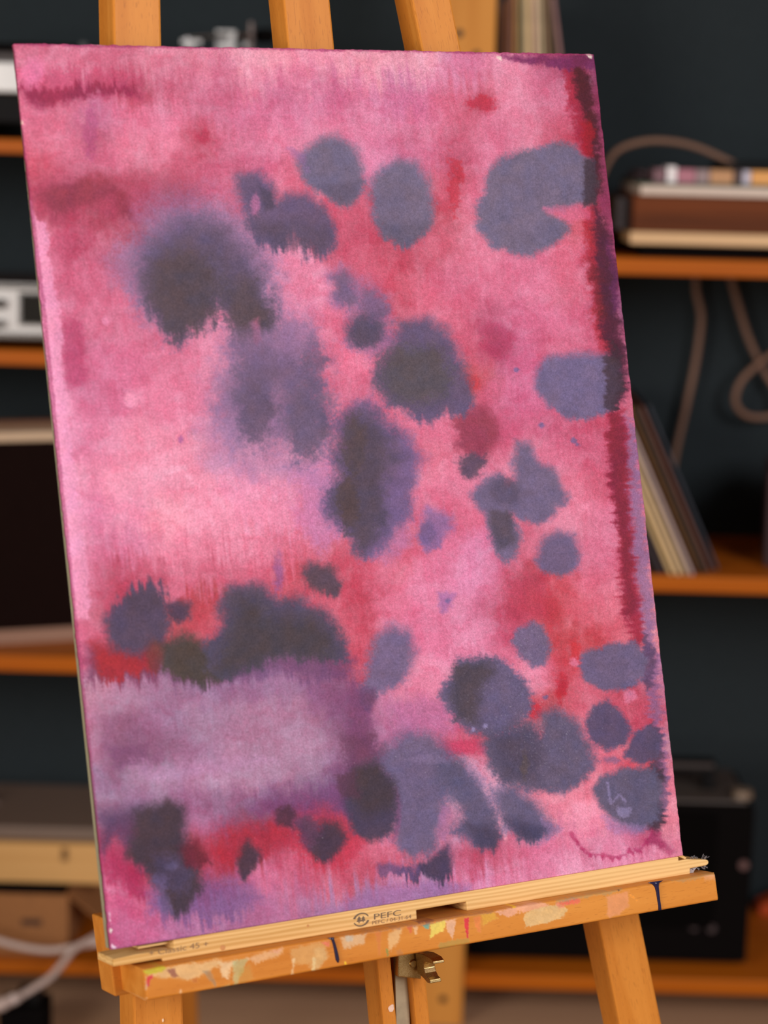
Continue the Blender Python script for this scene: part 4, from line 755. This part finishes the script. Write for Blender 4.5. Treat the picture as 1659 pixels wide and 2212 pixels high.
# ---- record player, top shelf
x0, x1 = at(-210, 200, 3.62).x, at(566, 200, 3.62).x
zt, zs1, zs2 = at(15, 112, 3.62).z, at(15, 133, 3.62).z, at(15, 206, 3.62).z
tt = thing('record_player', 'silver-fronted record player with tonearm on the top left shelf', 'record player', ((x0 + x1) / 2, 3.78, zL1))
bx('plinth', x0, x1, 3.635, 3.95, zL1 + .026, zs2 + .004, black, tt, .004)
bx('front_panel', x0, x1, 3.62, 3.95, zs2 + .0045, zs1, silver, tt, .003)
bx('top_deck', x0 + .002, x1 - .002, 3.63, 3.95, zs1 + .0003, zt, plain('deck_brown', (52, 42, 36), .5), tt, .002)
mk('platter', *cyl((x0 + .17, 3.79, zt), (x0 + .17, 3.79, zt + .016), .145, 48), blackm, tt)
for fx_ in (x0 + .04, x1 - .04):
    for fy_ in (3.67, 3.91): mk('foot', *cyl((fx_, fy_, zL1), (fx_, fy_, zL1 + .0262), .022, 20), blackm, tt)
p = at(542, 105, 3.85); arm = mk('tonearm_pillar', *cyl((p.x, p.y, zt), (p.x, p.y, at(542, 48, 3.85).z), .006, 16), plain('pillar_grey', (96, 84, 78), .4, .5), tt)
a_, b_2 = at(545, 80, 3.85), at(398, 84, 3.74); mk('tonearm', *tube(spline([a_, a_.lerp(b_2, .4) + Vector((0, 0, .004)), b_2]), .0042, 10), chrome, tt, smooth=True)
c = at(485, 84, 3.82); mk('pivot_block', *merge(box(c.x - .014, c.x + .02, c.y - .012, c.y + .012, zt, c.z + .014), cyl(c + Vector((-.012, 0, .002)), c + Vector((.02, 0, .002)), .013, 20)), silver, tt)
c = at(420, 92, 3.74); mk('headshell', *merge(box(c.x - .022, c.x + .012, c.y - .010, c.y + .010, c.z - .003, c.z + .005), box(c.x - .016, c.x - .002, c.y - .008, c.y + .008, c.z - .013, c.z - .003)), silver, tt, bev=.0008)
mk('counterweight', *cyl(at(558, 78, 3.855), at(586, 77, 3.872), .013, 24), blackm, tt)
mk('cue_lever', *cyl(at(528, 104, 3.80), at(533, 92, 3.80), .005, 12), silver, tt)
mk('pitch_knob', *cyl((at(180, 100, 3.66).x, 3.66, zt - .0002), (at(180, 100, 3.66).x, 3.66, at(180, 92, 3.66).z), .007, 20), plain('knob_grey', (70, 70, 70), .5), tt)
# ---- receiver, second shelf
x0, x1 = at(-250, 670, 3.61).x, at(300, 670, 3.61).x
z0, z1 = at(40, 731, 3.61).z, at(40, 612, 3.61).z
rc = thing('receiver', 'silver stereo receiver with dark display window on the second left shelf', 'receiver', ((x0 + x1) / 2, 3.76, zL2))
bx('case', x0 + .002, x1 - .002, 3.616, 3.90, z0 + .002, z1 - .002, plain('case_dark', (46, 38, 34), .55), rc, .002)
bx('faceplate', x0, x1, 3.605, 3.6155, z0, z1, silver, rc, .0015)
for zz in (z0 + .006, z1 - .006): bx('trim_rail', x0, x1, 3.6, 3.6048, zz - .004, zz + .004, chrome, rc, .001)
w0, w1 = at(46, 668, 3.605).x, at(240, 668, 3.605).x
dw = bx('display_window', w0, w1, 3.6015, 3.6049, at(70, 699, 3.605).z, at(70, 636, 3.605).z, plain('smoked_glass', (34, 32, 28), .12), rc, .0006)
bx('window_bezel', w0 - .005, w1 + .005, 3.6035, 3.6048, at(70, 704, 3.605).z, at(70, 631, 3.605).z, chrome, rc, .0005)
for ky, kr in ((656, .009), (700, .007)):
    c = at(-1, ky, 3.6); mk('knob', *cyl((c.x, 3.605, c.z), (c.x, 3.588, c.z), kr, 28, kr * .92), plain('knob_dark', (70, 64, 56), .35, .6), rc)
c = at(-130, 676, 3.6); mk('knob', *cyl((c.x, 3.605, c.z), (c.x, 3.58, c.z), .024, 36, .022), silver, rc)
for fx_ in (x0 + .04, x1 - .04):
    for fy_ in (3.64, 3.87): mk('foot', *cyl((fx_, fy_, zL2), (fx_, fy_, z0 + .0022), .017, 18), blackm, rc)
# ---- dark cabinet, third shelf, turned
A_, B_ = at(-190, 960, 3.625), at(430, 930, 3.80)
dirx = Vector((B_.x - A_.x, B_.y - A_.y, 0)).normalized(); bk = Vector((-dirx.y, dirx.x, 0)) * .12; wl = .36
spk = thing('loudspeaker', 'dark maroon cabinet with pale top and bottom strips on the third left shelf', 'loudspeaker', Vector((A_.x, A_.y, zL3)) + dirx * wl / 2 + bk / 2)
def tb(name, s0, s1, z0, z1, fwd, dep, mat, bev=.002):
    a = Vector((A_.x, A_.y, 0)) + dirx * s0 - bk.normalized() * fwd; b_ = Vector((A_.x, A_.y, 0)) + dirx * s1 - bk.normalized() * fwd
    return mk(name, *prism([(a.x, a.y, z0), (b_.x, b_.y, z0), (b_.x, b_.y, z1), (a.x, a.y, z1)], bk.normalized() * dep), mat, spk, bev=bev)
ztop, zbt = at(60, 939, 3.66).z, at(60, 959, 3.66).z
zb0, zb1 = at(60, 1388, 3.66).z, at(60, 1368, 3.66).z
zb0 = max(zb0, zL3 + .0003)
tb('cabinet', 0, wl, zb1 + .0003, zbt - .0003, 0, .12, plain('maroon_cloth', (24, 12, 9), .9, 0, 0, 100, .1, .05))
tb('top_strip', 0, wl, zbt, ztop, .004, .124, cream)['label'] = 'pale cream strip along the top'
tb('bottom_strip', 0, wl, zL3 + .0002, zb1, .004, .124, plain('strip_shaded', (150, 112, 88), .6))  # cream trim again, its shade put into the browner colour
tb('back_lip', 0, wl, ztop + .0002, ztop + .006, -.09, .03, plain('lip_brown', (110, 66, 34), .6))
# ---- bottom shelf: carton, black box, wooden plinth
x0, x1 = at(-150, 1990, 3.63).x, at(147, 1990, 3.63).x
zc0, zc1 = zB, at(60, 1932, 3.63).z
ct = thing('cardboard_box', 'open brown cardboard box on the bottom left shelf', 'box', ((x0 + x1) / 2, 3.76, zB))
t_ = .004; card = plain('cardboard', (150, 98, 52), .85, 0, .1, 120, .08)
mk('carton', *merge(box(x0, x1, 3.63, 3.63 + t_, zc0, zc1), box(x0, x1, 3.92, 3.924, zc0, zc1 + .03), box(x0, x0 + t_, 3.634, 3.92, zc0, zc1), box(x1 - t_, x1, 3.634, 3.92, zc0, zc1), box(x0 + t_, x1 - t_, 3.634, 3.92, zc0, zc0 + t_)), card, ct)
fl = [at(148, 2040, 3.629), at(214, 1985, 3.80), at(214, 1926, 3.80), at(170, 1930, 3.70), at(148, 1960, 3.629)]
fl = [Vector((x1 + .001, 3.632, zc1)), Vector((x1 + .001, 3.92, zc1)), Vector((x1 + .062, 3.90, zc1 - .055)), Vector((x1 + .055, 3.67, zc1 - .062))]
mk('flap', *prism(fl, (.0, 0, -.004)), card, ct)
hc = at(66, 1992, 3.63); mk('printed_mark', *box(hc.x - .016, hc.x + .02, 3.6290, 3.6299, hc.z - .006, hc.z + .006), plain('print_brown', (74, 46, 28), .8), ct)
dv = thing('flat_device', 'flat black device lying in the open cardboard box', 'device', ((x0 + x1) / 2, 3.78, zc1 - .02))
a_ = .03; mk('device_case', *box(x0 + .012, x1 - .012, 3.65, 3.905, zc1 - .034, zc1 + .010), blackm, dv, bev=.003)
x2 = at(240, 1860, 3.66).x; x00 = at(-160, 1860, 3.66).x
zw0, zw1, zw2 = zc1 + .0105, at(60, 1822, 3.66).z, at(60, 1790, 3.66).z
wp = thing('plank_case', 'pale wooden case with grey lid stacked above the cardboard box', 'case', ((x00 + x2) / 2, 3.78, zw0))
bx('body', x00, x2, 3.66, 3.93, zw0, zw1, wood('pale_board', (196, 146, 84), (214, 166, 104), None, .6, 30, 2), wp, .003, alongx(x00, x2, 3.66, 3.9, zw0, zw1))
bx('lid', x00 + .004, x2 - .004, 3.67, 3.925, zw1 + .0003, zw2, plain('lid_grey', (112, 92, 76), .6), wp, .006)
c = at(140, 1845, 3.66); mk('catch', *box(c.x - .005, c.x + .005, 3.656, 3.6598, c.z - .012, c.z + .012), plain('catch_brown', (120, 86, 44), .5), wp)
# ---- cables, left
def cable(name, pts, r, mat, label, cat='cable', group=None, par=None):
    o = mk(name, *tube(spline(pts, 12), r, 12), mat, None, smooth=True); tag(o, label, cat, group); return o
cable('power_cable', [at(-60, 1700, 3.80), at(-10, 1735, 3.80), at(60, 1752, 3.84), at(120, 1782, 3.93), at(150, 1830, 3.965)], .006, plain('cable_grey', (110, 90, 78), .6), 'dull grey cable draped down behind the wooden case at the left edge', group=None)
cb1 = cable('power_cable', [at(-70, 2008, 3.57), at(0, 2033, 3.565), at(60, 2048, 3.56), at(110, 2053, 3.56), at(160, 2046, 3.56), at(215, 2036, 3.565), at(300, 2030, 3.57)], .0062, whitec, 'whitish cable sagging in front of the bottom left shelf, running sideways')
fz = lambda x, y, Y: at(x, y, Y)
cb2 = cable('power_cable', [at(216, 2018, 3.59), at(190, 2033, 3.56), at(160, 2050, 3.54), at(136, 2080, 3.52), at(112, 2108, 3.50), at(78, 2132, 3.48), at(44, 2152, 3.46)], .0062, whitec, 'whitish cable curving down from the bottom left shelf to a plug on the floor')
pl = thing('plug', 'white plug at the end of the curved cable, bottom left corner', 'plug', at(20, 2168, 3.44))
mk('plug_body', *cyl(at(43, 2153.5, 3.456), at(8, 2168, 3.44), .0075, 20, .010), whitec, pl, bev=.001); mk('plug_collar', *cyl(at(34, 2156, 3.452), at(24, 2161, 3.448), .0098, 20), plain('collar_white', (205, 184, 172), .5), pl)
mk('plug_head', *cyl(at(7.5, 2168, 3.44), at(-16, 2178, 3.43), .012, 20, .009), whitec, pl, bev=.001)
ad_ = thing('power_strip', 'black multi-socket block on the floor at the bottom left corner', 'power strip', (at(60, 2190, 3.46).x, 3.46, 0))
c = at(66, 2175, 3.50); cz = max(c.z, .02)
V, F = merge(box(c.x - .05, c.x + .032, 3.46, 3.54, .0005, cz + .012))
mk('socket_block', V, F, blackm, ad_, bev=.006)
c = at(70, 2140, 3.52); mk('adapter', *box(c.x - .022, c.x + .02, 3.475, 3.525, cz + .0125, cz + .034), black, ad_, bev=.004)
c = at(20, 2204, 3.40); mk('strip_end', *box(c.x - .09, c.x + .04, 3.37, 3.44, .0005, .026), plain('strip_tan', (120, 92, 80), .5), ad_, bev=.004)

# ================================================================ right bay
# ---- crate behind the painting that carries the upper records
zcr = at(1180, 398, 3.70).z
cr0, cr1 = at(1085, 480, 3.64).x, at(1282, 480, 3.64).x
cr = thing('wooden_crate', 'pale wooden crate hidden behind the painting under the upright records', 'crate', ((cr0 + cr1) / 2, 3.8, zR1))
pale = wood('crate_board', (190, 140, 84), (208, 160, 104), None, .6, 30, 2)
bx('crate_top', cr0, cr1, 3.66, 3.975, zcr - .012, zcr, pale, cr, .001)
for xx in (cr0, cr1 - .012): bx('crate_side', xx, xx + .012, 3.66, 3.975, zR1 + .0003, zcr - .0124, pale, cr, .001)
bx('crate_back', cr0 + .0125, cr1 - .0125, 3.96, 3.975, zR1 + .0003, zcr - .0124, pale, cr, .001)
# ---- records: thin sleeves, each on its own
def record(label, xb, yb, Y, z0, lean, th, col, group, size=.315, dep=.315):
    """sleeve standing on z0, bottom edge at xb, leaning to the left by lean"""
    n_ = Vector((math.cos(lean), 0, math.sin(lean))); upv = Vector((-math.sin(lean), 0, math.cos(lean)))
    x = at(xb, yb, Y).x; o = Vector((x, Y, z0 + .0006 + th * .5 * abs(math.sin(lean)) + .0))
    P = [o - n_ * th / 2, o + n_ * th / 2, o + n_ * th / 2 + upv * size, o - n_ * th / 2 + upv * size]
    dz = z0 + .0005 - min(p.z for p in P); P = [p + Vector((0, 0, dz)) for p in P]
    ob = mk('record_sleeve', *prism(P, (0, dep, 0)), plain('sleeve_card', col, .6, 0, 0, 30, .08), None, frame(o, (0, 1, 0), upv), bev=.0006, seg=1)
    tag(ob, label, 'record', group); return ob
g1 = 'records standing on the crate in the upper right bay'
rows = [(1104, 2.4, 5, (160, 112, 92), 'dusty pink record sleeve next to the wide upright'), (1113, 3.0, 4.5, (196, 138, 44), 'ochre record sleeve, second from the wide upright'),
        (1124, 3.6, 5, (160, 152, 112), 'grey-green record sleeve between the ochre and the broad cream one'), (1141, 4.2, 11, (214, 184, 132), 'broad cream record sleeve in the middle of the upper row'),
        (1160, 5.2, 6, (228, 190, 156), 'pinkish cream record sleeve right of the broad cream one'), (1171, 6.0, 5, (176, 164, 122), 'pale olive record sleeve in the upper row'),
        (1183, 7.2, 5.5, (142, 108, 78), 'brown record sleeve in the upper row'), (1196, 8.6, 4.5, (84, 70, 34), 'dark olive record sleeve, second from the right in the upper row'),
        (1209, 10.5, 6.5, (140, 100, 94), 'mauve record sleeve leaning at the right end of the upper row')]
for xm, ln, th, col, lb_ in rows:     # xm = place at the height of the painting's top edge
    ln = math.radians(ln - 1.2); zm = at(xm, 115, 3.67).z; dxm = (zm - zcr) * math.tan(ln)
    q_ = at(xm, 115, 3.67); x = q_.x + dxm; pxb = W / 2  # bottom edge position
    n_ = Vector((math.cos(ln), 0, math.sin(ln))); upv = Vector((-math.sin(ln), 0, math.cos(ln))); t = th / 1000; o = Vector((x, 3.67, zcr + .0005))
    P = [o - n_ * t / 2, o + n_ * t / 2, o + n_ * t / 2 + upv * .315, o - n_ * t / 2 + upv * .315]; dz = zcr + .0005 - min(p.z for p in P); P = [p + Vector((0, 0, dz)) for p in P]
    ob = mk('record_sleeve', *prism(P, (0, .30, 0)), plain('sleeve_card', col, .6, 0, 0, 30, .08), None, frame(o, (0, 1, 0), upv), bev=.0006, seg=1); tag(ob, lb_, 'record', g1)
g2 = 'records leaning on the middle right shelf'
ln = math.radians(25.2)
for xb, yb, Y, th, col, lb_ in [(1414, 1240, 3.61, 5, (20, 16, 16), 'black record sleeve, leftmost of the leaning records'), (1431, 1240, 3.612, 9, (52, 38, 40), 'dark plum record sleeve left of the cream ones'),
        (1451, 1241, 3.605, 7, (206, 172, 116), 'tan cream record sleeve in the leaning row, beside the dark plum one'), (1467, 1241, 3.603, 7, (226, 192, 140), 'palest cream record sleeve in the leaning row'),
        (1483, 1242, 3.606, 6, (196, 166, 124), 'beige record sleeve left of the lavender-grey one'), (1496, 1242, 3.605, 5, (190, 166, 160), 'lavender-grey record sleeve in the leaning row'),
        (1507, 1240, 3.64, 5, (206, 152, 62), 'ochre-edged record sleeve in the leaning row'), (1520, 1236, 3.625, 7, (66, 46, 24), 'dark brown record sleeve in the leaning row'),
        (1535, 1230, 3.64, 6, (108, 66, 50), 'red-brown record sleeve in the leaning row'), (1550, 1222, 3.66, 5, (52, 58, 66), 'slate blue record sleeve, rightmost of the leaning records')]:
    record(lb_, xb, yb, Y, zR2, ln, th / 1000, col, g2, .315, .30)
# what they lean on: a box behind the painting
xl = at(1398, 1235, 3.64).x
sb = tag(bx('storage_box', xl - .42, xl - .155, 3.66, 3.96, zR2 + .0004, zR2 + .30, card), 'brown storage box behind the painting that the slanted records lean on', 'box')
# ---- dark red box, right edge
c = at(1668, 1160, 3.70); rb = tag(mk('red_box', *prism([(c.x - .012, 3.70, zR2 + .0004), (c.x + .16, 3.66, zR2 + .0004), (c.x + .16, 3.66, zR2 + .17), (c.x - .012, 3.70, zR2 + .17)], (.03, .2, 0)), plain('dark_red', (44, 12, 12), .6), None, bev=.003), 'dark red box on the middle right shelf at the frame edge', 'box')
# ---- walnut hi-fi
hx0, hx1 = at(1364, 460, 3.625).x, 1.02
zz = lambda x, y: at(x, y, 3.625).z
hf_ = thing('hifi_unit', 'walnut hi-fi unit with two pale metal strips on the upper right shelf', 'hi-fi unit', ((hx0 + hx1) / 2, 3.78, zR1))
zA, zB_, zC, zD, zE = zz(1450, 401), zz(1450, 423), zz(1450, 502), zz(1450, 529), zz(1450, 548)
bx('walnut_front', hx0 + .004, hx1, 3.63, 3.93, zC + .0002, zB_ - .0002, walnut, hf_, .002, alongx(hx0, hx1, 3.63, 3.93, zC, zB_))
bx('top_strip', hx0 + .014, hx1, 3.622, 3.93, zB_, zA, plain('strip_silver', (206, 186, 166), .4, .2), hf_, .002); bx('bottom_strip', hx0, hx1, 3.62, 3.93, zD, zC, plain('strip_gold', (216, 176, 126), .4, .2), hf_, .002)
bx('side_cheek', hx0 - .022, hx0 + .003, 3.66, 3.93, zC, zB_ - .006, plain('cheek_dark', (34, 20, 16), .6), hf_, .002)
bx('base', hx0 + .02, hx1, 3.64, 3.92, zR1 + .0002, zD - .0002, blackm, hf_, .001)
sl = tag(bx('magazine', at(1374, 390, 3.66).x, hx1 - .12, 3.635, 3.90, zA + .0003, zA + .0042, plain('magazine_green', (58, 72, 46), .5), None, .0006), 'thin dark green magazine under the cassette cases on the walnut unit', 'magazine')
g3 = 'cassette cases lying in a row on the walnut unit'
for a, b_, col, lb_ in [(1413, 1438, (120, 84, 88), 'dull mauve cassette case at the left end of the row'), (1441, 1461, (240, 232, 226), 'bright white cassette case in the row'), (1463, 1502, (176, 112, 122), 'pink cassette case in the row'),
        (1504, 1532, (150, 128, 124), 'grey cassette case between the pink and the tan one'), (1534, 1584, (190, 140, 92), 'tan cassette case in the row'), (1587, 1603, (70, 48, 42), 'dark brown cassette case in the row'),
        (1605, 1621, (196, 190, 200), 'pale grey-blue cassette case next to the amber one'), (1623, 1700, (226, 160, 80), 'amber cassette case at the right end of the row')]:
    tag(bx('cassette_case', at(a, 385, 3.64).x, at(b_, 385, 3.64).x, 3.64, 3.70, zA + .0046, zA + .0046 + (.023 if a != 1441 else .027), plain('case_tint', col, .35), None, .001), lb_, 'cassette case', g3)
ld = tag(bx('black_tray', at(1572, 360, 3.72).x, hx1 - .02, 3.72, 3.92, zA + .0046, at(1620, 352, 3.72).z, black, None, .003), 'thin black tray behind the cassette cases on the walnut unit', 'tray')
for k_, (x_, y_) in enumerate([(1372, 398), (1386, 386)]): tag(bx('dark_sleeve', at(x_, y_, 3.70).x, at(1410, y_, 3.70).x, 3.71, 3.88, zA + .0046 + .009 * k_, zA + .0046 + .009 * k_ + .0086, plain('sleeve_dark', (44 + 20 * k_, 28 + 14 * k_, 30 + 14 * k_), .6), None, .001), ('lower dark sleeve left of the cassette row', 'upper dark sleeve left of the cassette row')[k_], 'sleeve')
# ---- cables, right
cable('audio_cable', [at(1288, 420, 3.80), at(1306, 366, 3.80), at(1335, 325, 3.80), at(1390, 306, 3.80), at(1450, 306, 3.80), at(1510, 320, 3.80), at(1580, 352, 3.80), at(1610, 372, 3.80)], .0056, brownc, 'brown cable arching over the left end of the walnut unit')
cable('audio_cable', [at(1503, 590, 3.985), at(1504, 630, 3.985), at(1513, 670, 3.985), at(1514, 700, 3.985), at(1503, 780, 3.985), at(1484, 870, 3.985), at(1463, 960, 3.985), at(1452, 1020, 3.985), at(1446, 1060, 3.985)], .0062, brownc, 'brown cable hanging down straight above the leaning records')
cable('audio_cable', [at(1576, 590, 3.985), at(1592, 650, 3.985), at(1617, 730, 3.985), at(1650, 800, 3.985), at(1680, 850, 3.985), at(1678, 892, 3.985), at(1640, 902, 3.98), at(1606, 894, 3.972), at(1588, 866, 3.965), at(1600, 825, 3.962), at(1634, 790, 3.962), at(1680, 756, 3.965)], .0062, brownc, 'brown cable hanging in a loop at the right edge under the walnut unit')
# ---- black amplifier on the bottom shelf
ax0, ax1 = at(1015, 1900, 3.66).x, at(1623, 1900, 3.66).x
za0, za1 = zB2, at(1560, 1742, 3.66).z
am = thing('amplifier', 'black portable amplifier with top handle and worn lettering on the bottom right shelf', 'amplifier', ((ax0 + ax1) / 2, 3.76, zB2))
bx('cabinet', ax0, ax1, 3.66, 3.88, za0 + .008, za1, blackm, am, .006)
bx('grille', ax0 + .02, at(1545, 1850, 3.655).x, 3.6555, 3.6598, za0 + .075, za1 - .012, plain('grille_cloth', (10, 8, 7), .95, 0, 0, 500, .1, .02), am, .001)
bx('top_panel', ax0 + .012, ax1 - .012, 3.672, 3.872, za1 + .0002, za1 + .006, plain('panel_grey', (72, 62, 54), .5), am, .002)
hzt = at(1500, 1642, 3.75).z; hx = at(1545, 1660, 3.75).x
mk('handle', *merge(box(hx - .34, hx, 3.735, 3.775, hzt - .022, hzt), box(hx - .022, hx, 3.735, 3.775, za1 + .0062, hzt - .022), box(hx - .34, hx - .318, 3.735, 3.775, za1 + .0062, hzt - .022)), black, am, bev=.003)
mk('handle_strip', *box(hx - .33, hx - .005, 3.7335, 3.7348, hzt - .009, hzt - .001), plain('handle_grey', (62, 54, 50), .5), am)
c = at(1612, 1718, 3.69); mk('dial', *cyl((c.x - .005, 3.70, za1 + .0062), (c.x - .005, 3.70, za1 + .020), .019, 30, .017), plain('dial_tan', (128, 108, 88), .4, .3), am)
c = at(1606, 1868, 3.66); mk('badge', *cyl((c.x, 3.6599, c.z), (c.x, 3.656, c.z), .0085, 24), plain('badge_tan', (112, 84, 80), .4, .3), am)
lett = plain('worn_lettering', (62, 48, 46), .7)
for x_, y_, w_ in ((1444, 1985, 58), (1500, 2004, 8), (1538, 2008, 10)):
    c = at(x_, y_, 3.655)
    if w_ > 20:
        for q in range(6):
            xx = c.x + q * .0082; mk('lettering', *box(xx, xx + .0056, 3.6588, 3.6599, c.z - .006, c.z + .005), lett, am)
    else: mk('lettering', *cyl((c.x, 3.6599, c.z), (c.x, 3.6588, c.z), .008, 20), lett, am)
for fx_ in (ax0 + .04, ax1 - .04):
    for fy_ in (3.70, 3.84): mk('foot', *cyl((fx_, fy_, zB2), (fx_, fy_, za0 + .0083), .014, 16), blackm, am)
c = at(1690, 1950, 3.93); tag(mk('orange_tray', *prism([(c.x - .045, 3.925, zB2 + .0003), (c.x + .1, 3.925, zB2 + .0003), (c.x + .1, 3.925, zB2 + .06), (c.x + .02, 3.925, zB2 + .052), (c.x - .045, 3.925, zB2 + .018)], (0, .045, 0)), plain('orange_plastic', (196, 74, 16), .5), None, bev=.002), 'orange plastic tray behind the amplifier at the right frame edge', 'tray')
